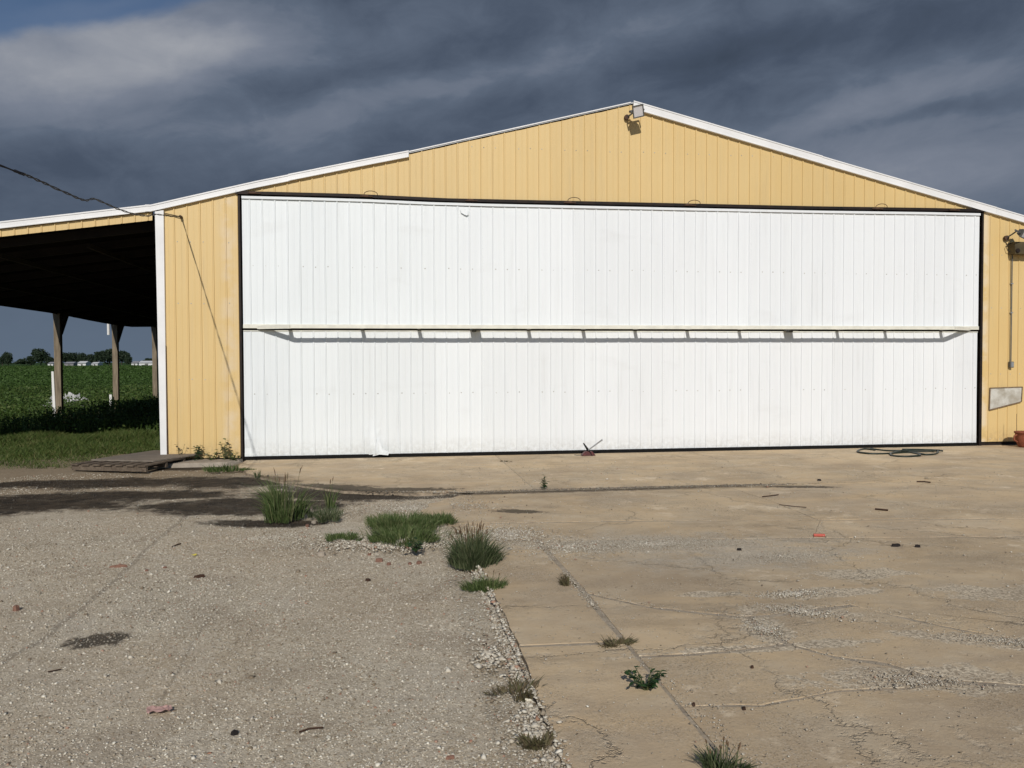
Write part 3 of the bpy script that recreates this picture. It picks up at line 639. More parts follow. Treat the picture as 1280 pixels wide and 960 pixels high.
# roof
roof = MB()
for (xa, za), (xb, zb_) in zip([(-1.45, 4.173)]+RTOP[1:], RTOP[1:]):
    roof.hexa([(xa, -0.03, za-0.03), (xb, -0.03, zb_-0.03), (xb, DEP+0.2, zb_-0.03), (xa, DEP+0.2, za-0.03), (xa, -0.03, za-0.004), (xb, -0.03, zb_-0.004), (xb, DEP+0.2, zb_-0.004), (xa, DEP+0.2, za-0.004)])
roof_o = roof.build('roof', M_galv, hangar)
def trimline(line, h, name='rake_trim', y0=-0.055, lip=True, par=None):
    mb_ = MB(); mb_.strip(line, y0, 0.0, h)
    if lip:
        mb_.strip([(x_, z_-h+0.012) for x_, z_ in line], y0-0.012, y0-0.001, 0.014)
        mb_.strip([(x_, z_+0.004) for x_, z_ in line], y0-0.010, y0-0.001, 0.022)
    return mb_.build(name, M_trim, par or roof_o)
def seg(x0, x1, dz=0.0):
    pts = [x0]+[q for q in rx_ if x0+0.02 < q < x1-0.02]+[x1]; return [(q, R(q)+dz) for q in pts]
trimline(seg(-1.50, 0.78), 0.105); trimline([(q, z+0.006) for q, z in seg(0.76, 2.74)], 0.105, y0=-0.060)
th = MB(); th.strip(seg(2.745, 6.62, 0.004), -0.045, 0.0, 0.018); th.build('rake_trim', M_trim, roof_o)
trimline(seg(6.66, 10.2, 0.012), 0.14, y0=-0.062); trimline(seg(10.19, 13.7, 0.006), 0.135, y0=-0.057); trimline(seg(13.69, 15.0), 0.13, y0=-0.062)
# corner trim, leaning a little
(cxa, cza), (cxb, czb), (cxc, _), (cxd, _) = W(193.3, 262, -0.05), W(200.6, 577, -0.05), W(204.5, 265, -0.05), W(208.6, 577, -0.05)
ct = MB(); ct.hexa([(cxb, -0.05, 0.0), (cxd, -0.05, 0.0), (cxd, 0.02, 0.0), (cxb, 0.02, 0.0), (cxa, -0.05, R(-1.33)-0.125), (cxc, -0.05, R(-1.33)-0.10), (cxc, 0.02, R(-1.33)-0.10), (cxa, 0.02, R(-1.33)-0.125)])
ct.hexa([(cxb+0.005, 0.021, 0.0), (cxb+0.02, 0.021, 0.0), (cxb+0.02, 0.14, 0.0), (cxb+0.005, 0.14, 0.0), (cxa+0.005, 0.021, 3.9), (cxa+0.02, 0.021, 3.9), (cxa+0.02, 0.14, 3.9), (cxa+0.005, 0.14, 3.9)])
ct.build('corner_trim', M_trim, w_l, bevel=0.006)
cm = (cxc+cxd)/2
jc = MB().hexa([(cxd, -0.024, 0.02), (cxd+0.016, -0.024, 0.02), (cxd+0.016, -0.002, 0.02), (cxd, -0.002, 0.02), (cm, -0.024, 1.9), (cm+0.006, -0.024, 1.9), (cm+0.006, -0.002, 1.9), (cm, -0.002, 1.9)])
jc.build('rust_edge', M_rust, w_l)
MB().box(14.72, 14.84, -0.05, 0.06, 0, 4.05).build('corner_trim', M_trim, w_r, bevel=0.006)
# door surround
jm = MB().hexa([(-0.058, -0.022, 0), (-0.022, -0.022, 0), (-0.022, 0.03, 0), (-0.058, 0.03, 0), (-0.058, -0.022, HT(0)), (-0.026, -0.022, HT(0)), (-0.026, 0.03, HT(0)), (-0.058, 0.03, HT(0))])
jm.build('door_jamb', M_dark, hangar)
jm = MB().hexa([(DW+0.018, -0.022, 0), (DW+0.070, -0.022, 0), (DW+0.070, 0.03, 0), (DW+0.018, 0.03, 0), (DW+0.036, -0.022, HT(DW)), (DW+0.068, -0.022, HT(DW)), (DW+0.068, 0.03, HT(DW)), (DW+0.036, 0.03, HT(DW))])
jm.build('door_jamb', M_dark, hangar)
hd = MB().strip([(x_, z_) for x_, z_ in [(-0.09, HT(-0.09))]+[q for q in HDR if -0.05 < q[0] < DW]+[(DW+0.09, HT(DW+0.09))]], -0.055, -0.024, 0.048)
hd_o = hd.build('door_header', M_dark, hangar)
# hinge clusters and loose cable loops on the header
for px_, py_ in [(322, 243), (462, 246), (593, 250.5), (716, 253.5), (866, 256.5), (1100, 260.5), (1196, 262)]:
    hx, hz = W(px_, py_, -0.06); hz = HT(hx)-0.02
    h_ = MB(); h_.box(hx-0.13, hx-0.02, -0.075, -0.056, hz-0.012, hz+0.012); h_.tube([(hx-0.16, -0.075, hz-0.014), (hx+0.05, -0.075, hz-0.014)], 0.010, 6)
    h_.build('hinge', M_rust, hd_o)
    if px_ in (462, 716, 866, 1100):
        pts = [(hx+0.02+0.075*math.cos(a)*1.5, -0.075-0.03*math.sin(a), HT(hx)+0.0+0.052*math.sin(a)) for a in np.linspace(-0.2, math.pi+0.3, 10)]
        MB().tube(pts, 0.006, 5).build('cable_loop', M_rust, hd_o)

# bifold door
PHD = 0.124
def dtop(x): return HT(x)-0.075
SEAM_U, SEAM_L = 2.245, 2.150
def crumple(x, y, z):
    """dented foot of the lower leaf"""
    k_ = math.exp(-((x-2.12)/0.20)**2)*max(0.0, 1-z/0.75)**1.5
    y += -0.055*k_*math.sin((x-2.05)*14+z*3)-0.03*k_
    z2 = z+0.05*k_*math.exp(-((x-2.25)/0.10)**2)
    k2 = math.exp(-((x-0.05)/0.12)**2)*max(0.0, 1-z/0.6); y += -0.02*k2*math.sin(z*20)
    k3 = max(0.0, 1-z/0.25)*max(0, (x-9.5))/4.0
    y += -0.010*k3*math.sin(x*11)*math.sin(x*3.1)
    y += 0.0025*math.sin(x*5.1+z*1.3)+0.002*math.sin(x*2.2-z*2.7)
    return x+0.02*k_*math.sin(z*9), y, z2
def wav(x, y, z):
    return x, y+0.003*math.sin(x*3.7+z*1.1)+0.002*math.sin(x*1.3-z*2.9), z
leafU = plate('door_leaf', 0.0, DW-0.012, lambda x: SEAM_U-0.05, lambda x: dtop(x)+0.0, 0.035, 0.085, M_dark, hangar, 24)
tag(leafU, 'upper leaf of the bifold door')
sheets(0.0, DW-0.01, lambda x: SEAM_U+0.01, lambda x: dtop(x)-0.045, PHD, M_wht, leafU, nz=6, deform=wav, n_sc=(3.22,))
mb_ = MB().strip([(x_, dtop(x_)) for x_ in np.linspace(0.0, DW-0.01, 14)], -0.034, 0.034, 0.042); mb_.build('top_rail', M_wht, leafU)
mb_ = MB().box(0.0, DW-0.015, -0.030, 0.03, SEAM_U-0.055, SEAM_U+0.012); mb_.build('bottom_rail', M_cream, leafU, bevel=0.004)
leafL = plate('door_leaf', 0.0, DW-0.03, lambda x: 0.055, lambda x: SEAM_L, 0.035, 0.085, M_dark, hangar, 4)
tag(leafL, 'lower leaf of the bifold door with a crumpled foot')
sheets(0.0, DW-0.025, lambda x: 0.048+0.008*math.sin(x*2.3)*math.sin(x*7.9), lambda x: SEAM_L-0.012, PHD, M_wht, leafL, nz=14, deform=crumple, n_sc=(1.09,))
MB().box(0.0, DW-0.025, -0.012, 0.03, SEAM_L-0.010, SEAM_L+0.006).build('top_rail', M_cream, leafL)
MB().box(-0.005, DW-0.02, -0.024, 0.03, -0.004, 0.060).build('rubber_sweep', M_black, leafL)
# bent flaps of sheet
pydata('bent_flap', [(3.60, -0.036, 4.235), (3.74, -0.037, 4.23), (3.75, -0.038, 4.14), (3.72, -0.044, 4.12), (3.67, -0.042, 4.14), (3.62, -0.038, 4.17)], [(0, 5, 4, 3, 2, 1)], M_wht, leafU)
pydata('bent_flap', [(2.20, -0.05, 0.33), (2.26, -0.08, 0.16), (2.38, -0.12, 0.10), (2.36, -0.15, 0.05), (2.22, -0.10, 0.06), (2.10, -0.06, 0.03)], [(0, 5, 4, 1), (1, 4, 3, 2)], M_wht, leafL)
# stiffening truss standing out from the middle rail
YT = -0.37; ZT = 2.205
tr = MB(); tr.box(0.80, 12.62, YT-0.02, YT+0.025, ZT-0.026, ZT+0.026)
tr.bar((0.80, YT, ZT), (0.24, -0.03, ZT), 0.045, 0.06); tr.bar((12.62, YT, ZT), (13.18, -0.03, ZT), 0.045, 0.06)
tr_o = tr.build('truss', M_cream, leafU)
for x_ in (0.75, 1.94, 2.89, 4.78, 5.75, 6.69, 7.65, 8.63, 10.52, 11.47, 12.60):
    MB().box(x_-0.028, x_+0.028, YT+0.026, -0.031, ZT-0.024, ZT+0.018).build('strut', M_cream, tr_o)
for x_ in (3.85, 9.57):
    q_ = MB(); q_.box(x_-0.085, x_+0.085, -0.26, -0.031, ZT-0.045, ZT+0.005); q_.box(x_-0.025, x_+0.025, YT+0.026, -0.262, ZT-0.018, ZT+0.012)
    q_.box(x_-0.065, x_+0.01, -0.20, -0.08, ZT-0.075, ZT-0.0455)
    q_.build('cable_bracket', M_grey, tr_o, bevel=0.003)
# patch on the right bay
q = [(13.626, 1.09), (14.30, 1.105), (14.285, 0.825), (13.615, 0.675)]
pv = [(x_, -0.030, z_) for x_, z_ in q]+[(x_, -0.019, z_) for x_, z_ in q]
pt = pydata('wall_patch', pv, [(3, 2, 1, 0)[::-1], (0, 1, 5, 4), (1, 2, 6, 5), (2, 3, 7, 6), (3, 0, 4, 7)], M_patch, w_r); pt['label'] = 'grey scuffed patch panel low on the wall'
fr = MB()
for a, b_ in zip(q, q[1:]+q[:1]): fr.bar((a[0], -0.033, a[1]), (b_[0], -0.033, b_[1]), 0.016, 0.022, up=(0, 1, 0))
fr.build('patch_frame', simple('brown_edge', (0.26, 0.18, 0.11), 0.9, var=0.3, scale=30), pt)

# lean-to
lt = MB()
EAVE = [(-0.03, 3.16), (8.16, 3.15), (11.88, 3.152), (14.5, 3.09), (17.17, 3.043), (19.2, 3.06), (22.45, 3.20)]
ey, ez = zip(*EAVE)
def LZ(x, y):       # underside of the lean-to roof
    e_ = float(np.interp(y, ey, ez)); f_ = (x+7.25)/5.85
    return e_+(3.95-e_)*f_
nxl, nyl = 8, 14; vs = []; fs = []
xl = np.linspace(-7.30, -1.40, nxl+1); yl = np.linspace(0.02, 22.45, nyl+1)
for up in (0, 1):
    for y in yl:
        for x in xl: vs.append((x, y, LZ(x, y)+0.05+(0.03 if up else 0)))
n0 = (nxl+1)*(nyl+1); st_ = nxl+1
for j in range(nyl):
    for i in range(nxl):
        a = j*st_+i; fs.append((a, a+st_, a+st_+1, a+1)); b2 = a+n0; fs.append((b2, b2+1, b2+st_+1, b2+st_))
for i in range(nxl): fs.append((i, i+1, n0+i+1, n0+i)); a = nyl*st_+i; fs.append((a+1, a, n0+a, n0+a+1))
for j in range(nyl): a = j*st_; fs.append((a+st_, a, n0+a, n0+a+st_)); a += nxl; fs.append((a, a+st_, n0+a+st_, n0+a))
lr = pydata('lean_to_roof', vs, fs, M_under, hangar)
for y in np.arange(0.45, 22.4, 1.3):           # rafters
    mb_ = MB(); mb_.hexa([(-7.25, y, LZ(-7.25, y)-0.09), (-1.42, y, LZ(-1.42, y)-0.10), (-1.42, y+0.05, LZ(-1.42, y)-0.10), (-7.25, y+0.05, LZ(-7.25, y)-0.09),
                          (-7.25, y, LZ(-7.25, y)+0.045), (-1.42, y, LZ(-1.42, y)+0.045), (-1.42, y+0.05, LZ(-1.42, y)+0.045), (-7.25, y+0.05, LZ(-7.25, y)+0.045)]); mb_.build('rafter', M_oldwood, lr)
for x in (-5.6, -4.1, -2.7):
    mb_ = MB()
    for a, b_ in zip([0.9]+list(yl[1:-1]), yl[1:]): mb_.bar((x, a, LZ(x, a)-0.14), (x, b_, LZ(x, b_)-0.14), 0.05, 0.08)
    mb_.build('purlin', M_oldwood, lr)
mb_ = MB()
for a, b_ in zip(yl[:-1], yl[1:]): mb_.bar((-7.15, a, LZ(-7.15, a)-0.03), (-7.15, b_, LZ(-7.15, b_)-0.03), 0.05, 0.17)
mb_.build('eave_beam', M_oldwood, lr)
def lfb(x): return float(np.interp(x, [-7.3, -3.717, -1.365], [3.135, 3.633, 3.948]))
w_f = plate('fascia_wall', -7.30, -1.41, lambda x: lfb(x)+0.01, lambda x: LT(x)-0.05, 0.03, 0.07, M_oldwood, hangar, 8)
sheets(-7.28, -1.41, lfb, lambda x: LT(x)-0.115, -0.463, M_yel, w_f, y0=0.0)
trimline([(q_, LT(q_)) for q_ in (-7.35, -5.2, -3.713, -1.46)], 0.105, par=w_f, y0=-0.05)
for y in (1.4, 6.6, 11.88, 17.17, 22.3):
    zt_ = LZ(-7.15, y)-0.10
    post = MB().box(-7.24, -7.06, y-0.09, y+0.09, -0.1, zt_).build('post', M_post, hangar, bevel=0.008)
    br = MB(); br.hexa([(-7.245, y+0.06, zt_-0.62), (-7.055, y+0.06, zt_-0.62), (-7.055, y+0.10, zt_-0.62), (-7.245, y+0.10, zt_-0.62), (-7.02-0.3, y+0.06, zt_+0.08), (-6.90, y+0.06, zt_+0.08), (-6.90, y+0.30, zt_+0.08), (-7.32, y+0.30, zt_+0.08)])
    br.bar((-7.06, y, zt_-0.28), (-6.85, y, zt_+0.02), 0.05, 0.09)
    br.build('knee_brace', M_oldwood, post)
# tube lamp hung by the second post in view
x_, z_ = -7.36, 2.86
tl = MB(); tl.tube([(x_, 17.1, z_-0.26), (x_, 17.1, z_+0.16)], 0.045, 10); tl.box(x_-0.02, x_+0.12, 17.08, 17.12, z_+0.14, z_+0.17)
tag(tl.build('tube_fitting', M_stake), 'white tube fitting hanging at the top of the second post under the lean-to', 'fitting')

# ------------------------------------------------------------------ fittings on the wall
def oriented(box_pts, origin, X_, Y_, Z_):
    return [tuple(Vector(origin)+X_*p_[0]+Y_*p_[1]+Z_*p_[2]) for p_ in box_pts]
def obox(mb_, o, X_, Y_, Z_, hx, hy, hz, tp=1.0):
    pts = [(-hx*tp, hy, -hz*tp), (hx*tp, hy, -hz*tp), (hx*tp, hy, hz*tp), (-hx*tp, hy, hz*tp), (-hx, -hy, -hz), (hx, -hy, -hz), (hx, -hy, hz), (-hx, -hy, hz)]
    pts = oriented(pts, o, X_, Y_, Z_); mb_.hexa([pts[0], pts[1], pts[2], pts[3], pts[4], pts[5], pts[6], pts[7]]); return mb_
def floodlight(cx, cy, cz, yaw, tilt, roll, sw, sh, label, mount):
    rot = Matrix.Rotation(yaw, 3, 'Z') @ Matrix.Rotation(tilt, 3, 'X') @ Matrix.Rotation(roll, 3, 'Y')
    X_, Y_, Z_ = rot @ Vector((1, 0, 0)), rot @ Vector((0, 1, 0)), rot @ Vector((0, 0, 1))
    t_ = empty('floodlight', mount); tag(t_, label, 'floodlight')
    c_ = Vector((cx, cy, cz))
    obox(MB(), c_+Y_*0.045, X_, Y_, Z_, sw/2, 0.05, sh/2, 0.55).build('housing', M_grey, t_, bevel=0.004)
    f_ = MB()
    for s_, ax in ((1, 0), (-1, 0), (1, 1), (-1, 1)):
        if ax == 0: obox(f_, c_-Y_*0.012+X_*s_*(sw/2-0.006), X_, Y_, Z_, 0.008, 0.012, sh/2+0.002)
        else: obox(f_, c_-Y_*0.012+Z_*s_*(sh/2-0.006), X_, Y_, Z_, sw/2-0.015, 0.011, 0.008)
    f_.build('bezel', M_grey, t_)
    obox(MB(), c_-Y_*0.008, X_, Y_, Z_, sw/2-0.016, 0.004, sh/2-0.016).build('lamp_glass', M_glass, t_)
    a_ = MB(); ends = [c_-X_*(sw/2+0.015), c_+X_*(sw/2+0.015)]; back = Vector(mount)
    a_.bar(ends[0], ends[0]+Y_*0.13, 0.012, 0.03); a_.bar(ends[1], ends[1]+Y_*0.13, 0.012, 0.03); a_.bar(ends[0]+Y_*0.13, ends[1]+Y_*0.13, 0.012, 0.03)
    mid = (ends[0]+ends[1])/2+Y_*0.13; a_.tube([mid, (mid+back)/2+Vector((0, 0, -0.01)), back+Vector((0, -0.03, 0))], 0.014, 8)
    a_.build('bracket', M_grey, t_)
    MB().tube([back+Vector((0, -0.025, 0)), back+Vector((0, -0.07, 0))], 0.045, 12).build('mounting_box', M_rust, t_)
    return t_
lx, lz = W(797.5, 139, -0.36)
floodlight(lx, -0.36, lz, 0.10, 0.42, -0.28, 0.195, 0.205, 'small tilted floodlight with bright glass under the gable peak', (lx-0.11, 0, lz-0.02))
lx, lz = W(1279.5, 292, -0.34)
floodlight(lx, -0.34, lz, 0.5, 0.5, 0.1, 0.17, 0.16, 'grey floodlight above the brown box on the right yellow wall', (lx-0.12, 0, lz-0.04))
# brown box with conduit
x0, z1 = W(1264.5, 303, -0.1); x1, z0 = W(1290, 318.5, -0.1)
jb = MB().box(x0, x1, -0.20, -0.02, z0, z1).build('junction_box', M_brownbox, bevel=0.006); tag(jb, 'brown junction box on the right yellow wall below the floodlight', 'junction box')
cl = MB().tube([(x0+0.02, -0.08, z1-0.02), (x0-0.05, -0.07, z1-0.02), (x0-0.075, -0.06, z1-0.08), (x0-0.05, -0.06, z1-0.15), (x0+0.005, -0.07, z1-0.17)], 0.006, 6).build('cable', M_wire, jb)
kn = MB().tube([(x0+0.04, -0.20, z0+0.06), (x0+0.04, -0.225, z0+0.06)], 0.04, 12).build('knockout_cover', M_dark, jb)
cx, cz0 = W(1265, 320, -0.04); cx2, cz1 = W(1263.3, 452, -0.04)
co = empty('conduit', (cx2, 0, cz1)); tag(co, 'thin dark conduit running down to a grey outlet box on the right wall', 'conduit')
MB().tube([(cx, -0.05, z0), (cx, -0.045, cz0-0.1), (cx2, -0.045, cz1)], 0.011, 8).build('pipe', M_grey, co)
for zc in (z0-0.55, z0-1.1): MB().box(cx-0.025, cx+0.025, -0.058, -0.02, zc, zc+0.018).build('strap', M_galv, co)
MB().box(cx2-0.038, cx2+0.038, -0.085, -0.02, cz1-0.115, cz1).build('outlet_box', M_grey, co, bevel=0.008)
MB().box(cx2-0.026, cx2+0.026, -0.093, -0.0855, cz1-0.10, cz1-0.012).build('outlet_cover', M_galv, co)
# overhead cable from off-frame left to the bracket on the left bay
A = Vector((-0.954, -0.05, 4.0))
wr = empty('overhead_cable', tuple(A)); tag(wr, 'twisted black overhead cable fixed to the yellow wall at upper left', 'cable')
d0 = ray(0, 207)
def onray(px_, py_, Y): dd = ray(px_, py_); t_ = (Y-CAM[1])/dd[1]; return Vector(CAM+dd*t_)
SHX, SHZ = W(298, 500)
def cab(px_, py_):
    # distance out from the wall at which the cable's shadow falls on the straight line seen on the wall
    a_, b2_ = onray(px_, py_, 0.0), onray(px_, py_, -1.0); ux_, uz_ = SHX-A.x, SHZ-A.z
    sx0, sz0 = a_.x, a_.z; sx1, sz1 = b2_.x-a_.x+SUN_AZ, b2_.z-a_.z-SUN_EL
    t_ = -((sx0-A.x)*uz_-(sz0-A.z)*ux_)/(sx1*uz_-sz1*ux_)
    return onray(px_, py_, -max(t_, 0.06))
cpts = [A]+[cab(*q) for q in ((210, 270), (196, 268), (182, 270), (160, 265.5), (140, 258), (119, 249), (106, 250.5), (88, 243.5), (60, 231), (40, 222), (18, 213.5), (0, 207))]
_old = [A, onray(210, 269.5, -0.35), onray(196, 267.5, -0.7), onray(182, 269.5, -1.0), onray(160, 265.5, -1.6), onray(140, 258, -2.3), onray(119, 249, -3.1), onray(106, 250.5, -3.6), onray(88, 243.5, -4.4), onray(60, 231, -5.6), onray(40, 222, -6.5), onray(18, 213.5, -7.6), onray(0, 207, -8.5)]
e_ = cpts[-1]; dv = (cpts[-1]-cpts[-2]).normalized()
far_end = e_+Vector((-9, -9, 4.2)); cpts += [e_+(far_end-e_)*k_+Vector((0, 0, -0.5*math.sin(math.pi*k_))) for k_ in (0.15, 0.35, 0.6, 1.0)]
def refine(pts, n_=6, amp=0.0):
    out_ = []
    P_ = [pts[0]]+pts+[pts[-1]]
    for i in range(1, len(P_)-2):
        p0, p1, p2, p3 = P_[i-1], P_[i], P_[i+1], P_[i+2]
        for k_ in range(n_):
            t_ = k_/n_; out_.append(0.5*((2*p1)+(p2-p0)*t_+(2*p0-5*p1+4*p2-p3)*t_*t_+(3*p1-p0-3*p2+p3)*t_**3))
    out_.append(pts[-1]); return out_
fine = refine([Vector(q) for q in cpts], 7)
for s_ in (0, 1):
    pts = [q+Vector((0.006*math.cos(i*0.9+s_*math.pi), 0, 0.007*math.sin(i*0.9+s_*math.pi))) for i, q in enumerate(fine)]
    MB().tube(pts, 0.0045 if s_ else 0.006, 5).build('strand', M_wire, wr)
MB().tube([A+Vector((0, 0.05, 0)), A+Vector((0, -0.05, 0))], 0.022, 8).build('insulator', M_rust, wr)
MB().tube([onray(196, 262, -0.02), onray(200, 265, -0.03), onray(212, 268, -0.03), tuple(A)], 0.007, 5).build('tie_wire', M_wire, wr)

# ------------------------------------------------------------------ plants
def blades(n_, cx, cy, rx, ry, h, wd=0.006, bend=0.5, spread=1.0, z0=0.0, hvar=0.4, zf=None):
    a = rng.uniform(0, 2*np.pi, n_); r = np.sqrt(rng.uniform(0, 1, n_))
    nc_ = max(5, int(n_**0.5*0.62)); ca = rng.uniform(0, 2*np.pi, nc_); cr_ = np.sqrt(rng.uniform(0, 1, nc_))*rng.uniform(0.8, 1.12, nc_); ch = rng.uniform(0.35, 1.22, nc_)
    ii = rng.integers(0, nc_, n_); jit = rng.normal(0, 0.13, (n_, 2))
    u_ = cr_[ii]*np.cos(ca[ii])+jit[:, 0]; v_ = cr_[ii]*np.sin(ca[ii])+jit[:, 1]
    x = cx+rx*u_; y = cy+ry*v_; r = np.clip(np.hypot(u_, v_), 0, 1.2); a = np.arctan2(v_, u_); h = h*ch[ii]
    return blade_at(x, y, z0, h*(1-0.40*r**2), wd, bend, spread, hvar, np.stack([np.cos(a)*r, np.sin(a)*r], 1))
def blade_at(x, y, z0, h, wd, bend=0.5, spread=1.0, hvar=0.4, outw=None):
    n_ = len(x); th = rng.uniform(0, 2*np.pi, n_)
    dr = np.stack([np.cos(th), np.sin(th)], 1)
    if outw is not None: dr = dr*0.6+outw*1.2
    hh = h*rng.uniform(1-hvar, 1+hvar*0.6, n_); ln = hh*bend*rng.uniform(0.3, 1.3, n_)*spread
    sd_ = rng.uniform(0, 2*np.pi, n_); sx = np.cos(sd_)*wd; sy = np.sin(sd_)*wd
    z0 = np.broadcast_to(z0, x.shape)
    def P_(f, g, wf):
        bx_ = x+dr[:, 0]*ln*f; by_ = y+dr[:, 1]*ln*f; bz_ = z0+hh*g
        return np.stack([bx_-sx*wf, by_-sy*wf, bz_], 1), np.stack([bx_+sx*wf, by_+sy*wf, bz_], 1)
    p0, p1 = P_(0, -0.02, 0.8); p2, p3 = P_(0.35, 0.6, 1.0); p4, _ = P_(1.0, 0.97, 0.0)
    V_ = np.stack([p0, p1, p2, p3, p4], 1).reshape(-1, 3); b_ = (np.arange(n_)*5)[:, None]
    T_ = np.concatenate([b_+np.array([[0, 1, 3]]), b_+np.array([[0, 3, 2]]), b_+np.array([[2, 3, 4]])], 0)
    return V_, T_
def leaves(x, y, z, size, flat=0.6, asp=0.55):
    n_ = len(x); th = rng.uniform(0, 2*np.pi, n_); ph = rng.normal(0, flat, n_)
    u = np.stack([np.cos(th)*np.cos(ph), np.sin(th)*np.cos(ph), np.sin(ph)], 1); s2 = rng.uniform(0, 2*np.pi, n_)
    rv = np.stack([np.cos(s2), np.sin(s2), rng.normal(0, 1, n_)*0.6], 1); v = np.cross(u, rv); v /= np.linalg.norm(v, axis=1)[:, None]+1e-6
    s_ = (size*rng.uniform(0.6, 1.3, n_))[:, None]; c_ = np.stack([x, y, z], 1)
    V_ = np.stack([c_-u*s_, c_+v*s_*asp, c_+u*s_, c_-v*s_*asp], 1).reshape(-1, 3)
    return V_, np.arange(n_*4).reshape(-1, 4)
def cat(parts):
    vs_, fs_, o_ = [], [], 0
    for v_, f_ in parts: vs_.append(v_); fs_.append(f_+o_); o_ += len(v_)
    return np.concatenate(vs_), np.concatenate(fs_)
# field vegetation (uncountable)
def area(n_, x0, x1, y0, y1, den=None):
    x = rng.uniform(x0, x1, n_); y = rng.uniform(y0, y1, n_); return x, y
# short grass in front of and beside the lean-to
n_ = 120000; x, y = area(n_, -13, -1.42, -0.6, 7.2)
front = 0.95+(-1.4-x)*-0.55+0.6*np.sin(x*2.1)+0.5*np.sin(x*5.3+1); front = np.clip(front+rng.normal(0, 0.35, n_), -0.9, 1.9)
patchy = np.sin(x*1.7+y*0.6)+np.sin(y*2.3-x*0.9)+rng.normal(0, 0.7, n_)
keep = (y > front+2.2*np.clip(-patchy-0.2, 0, 1)) | ((patchy > 1.5) & (y > front-1.2))
x, y = x[keep], y[keep]
hgt_ = (0.075+0.05*np.clip((y-front[keep])/3, 0, 1.5))*(1+0.35*np.sin(x*3.1+1.7*np.sin(y*2.2)))
gv, gf = blade_at(x, y, -0.06, hgt_, 0.0048, 0.9)
tag(npmesh('short_grass', gv, gf, M_grass), 'short green grass growing under the front of the lean-to', 'grass', kind='stuff')
# weeds: tall, leafy, from the lean-to back to the crop
n_ = 60000; x = rng.uniform(-34, -1.5, n_); y = 5.8+rng.uniform(0, 1, n_)**1.3*33
keep = (x > -3-(y+14.6)*0.66) & ((x < -1.5) | (y > 23)); x, y = x[keep], y[keep]
cl_ = 0.5+0.5*np.sin(x*0.9+1.3*np.sin(y*0.5))*np.sin(y*0.7+x*0.3)
hh = 0.22+0.22*cl_
bv, bf = blade_at(x[::2], y[::2], -0.05, hh[::2]*1.15, 0.012, 0.4)
tag(npmesh('tall_weeds', bv, bf, M_weed), 'tall green weeds around and behind the timber posts', 'weeds', kind='stuff')
n2_ = len(x)*2; ii = rng.integers(0, len(x), n2_)
lx_ = x[ii]+rng.normal(0, 0.10, n2_); ly_ = y[ii]+rng.normal(0, 0.10, n2_); lz_ = hh[ii]*rng.uniform(0.25, 1.0, n2_)
lv, lf = leaves(lx_, ly_, lz_, 0.035+0.0012*(ly_-5), 0.5)
tag(npmesh('weed_leaves', lv, lf, M_weed), 'leafy weeds filling the ground beyond the lean-to', 'weeds', kind='stuff')
# crop rows to the middle distance
yy = 34+rng.uniform(0, 1, 170000)**1.6*230; xx = 2.36-(yy+14.6)*rng.uniform(0.10, 0.74, len(yy))
row = np.round(yy/0.76)*0.76; yy = np.where(yy < 90, row+rng.normal(0, 0.12, len(yy)), yy)
cz_ = 0.45+0.10*np.sin(xx*0.23+yy*0.11)*np.sin(yy*0.17-xx*0.06)+rng.uniform(-0.3, 0.16, len(yy))
cv, cf = leaves(xx, yy, cz_, 0.05+0.0012*(yy-34), 0.45)
tag(npmesh('soybean_crop', cv, cf, M_crop), 'low dark green crop covering the field to the tree line', 'crop', kind='stuff')

def tuft(px_, py_, rx, ry, h, n_, mat, label, group=None, wd=0.005, bend=0.5, seeds=0, cat_='grass tuft', base=None, name='grass_tuft'):
    cx, cy = base or G(px_, py_); z0 = -0.01
    t_ = empty(name, (cx, cy, 0)); tag(t_, label, cat_, group)
    parts = [blades(n_, cx, cy, rx, ry, h, wd, bend, z0=z0)]
    V_, T_ = cat(parts); npmesh('blades', V_, T_, mat, t_)
    if seeds:
        mb_ = MB(); hd_ = MB()
        for i in range(seeds):
            a = random.uniform(0, 6.28); r = random.uniform(0.1, 0.8); sx, sy = cx+rx*r*math.cos(a), cy+ry*r*math.sin(a); hh_ = h*random.uniform(0.95, 1.35)
            ox, oy = math.cos(a)*hh_*0.22*r, math.sin(a)*hh_*0.22*r
            mb_.tube([(sx, sy, 0), (sx+ox*0.4, sy+oy*0.4, hh_*0.6), (sx+ox, sy+oy, hh_)], 0.0016, 4)
            hd_.tube([(sx+ox*0.9, sy+oy*0.9, hh_*0.9), (sx+ox*1.05, sy+oy*1.05, hh_*0.98), (sx+ox*1.4, sy+oy*1.4, hh_*1.06)], [0.003, 0.0045, 0.001], 5)
        mb_.build('stalks', M_stem, t_)['kind'] = 'stuff'; hd_.build('seed_heads', M_seed, t_)['kind'] = 'stuff'
    return t_
tuft(590, 703, 0.17, 0.20, 0.235, 2300, M_tuftdk, 'largest dense dark green grass tuft at the corner of the gravel and concrete', seeds=34, wd=0.0032, bend=0.62)
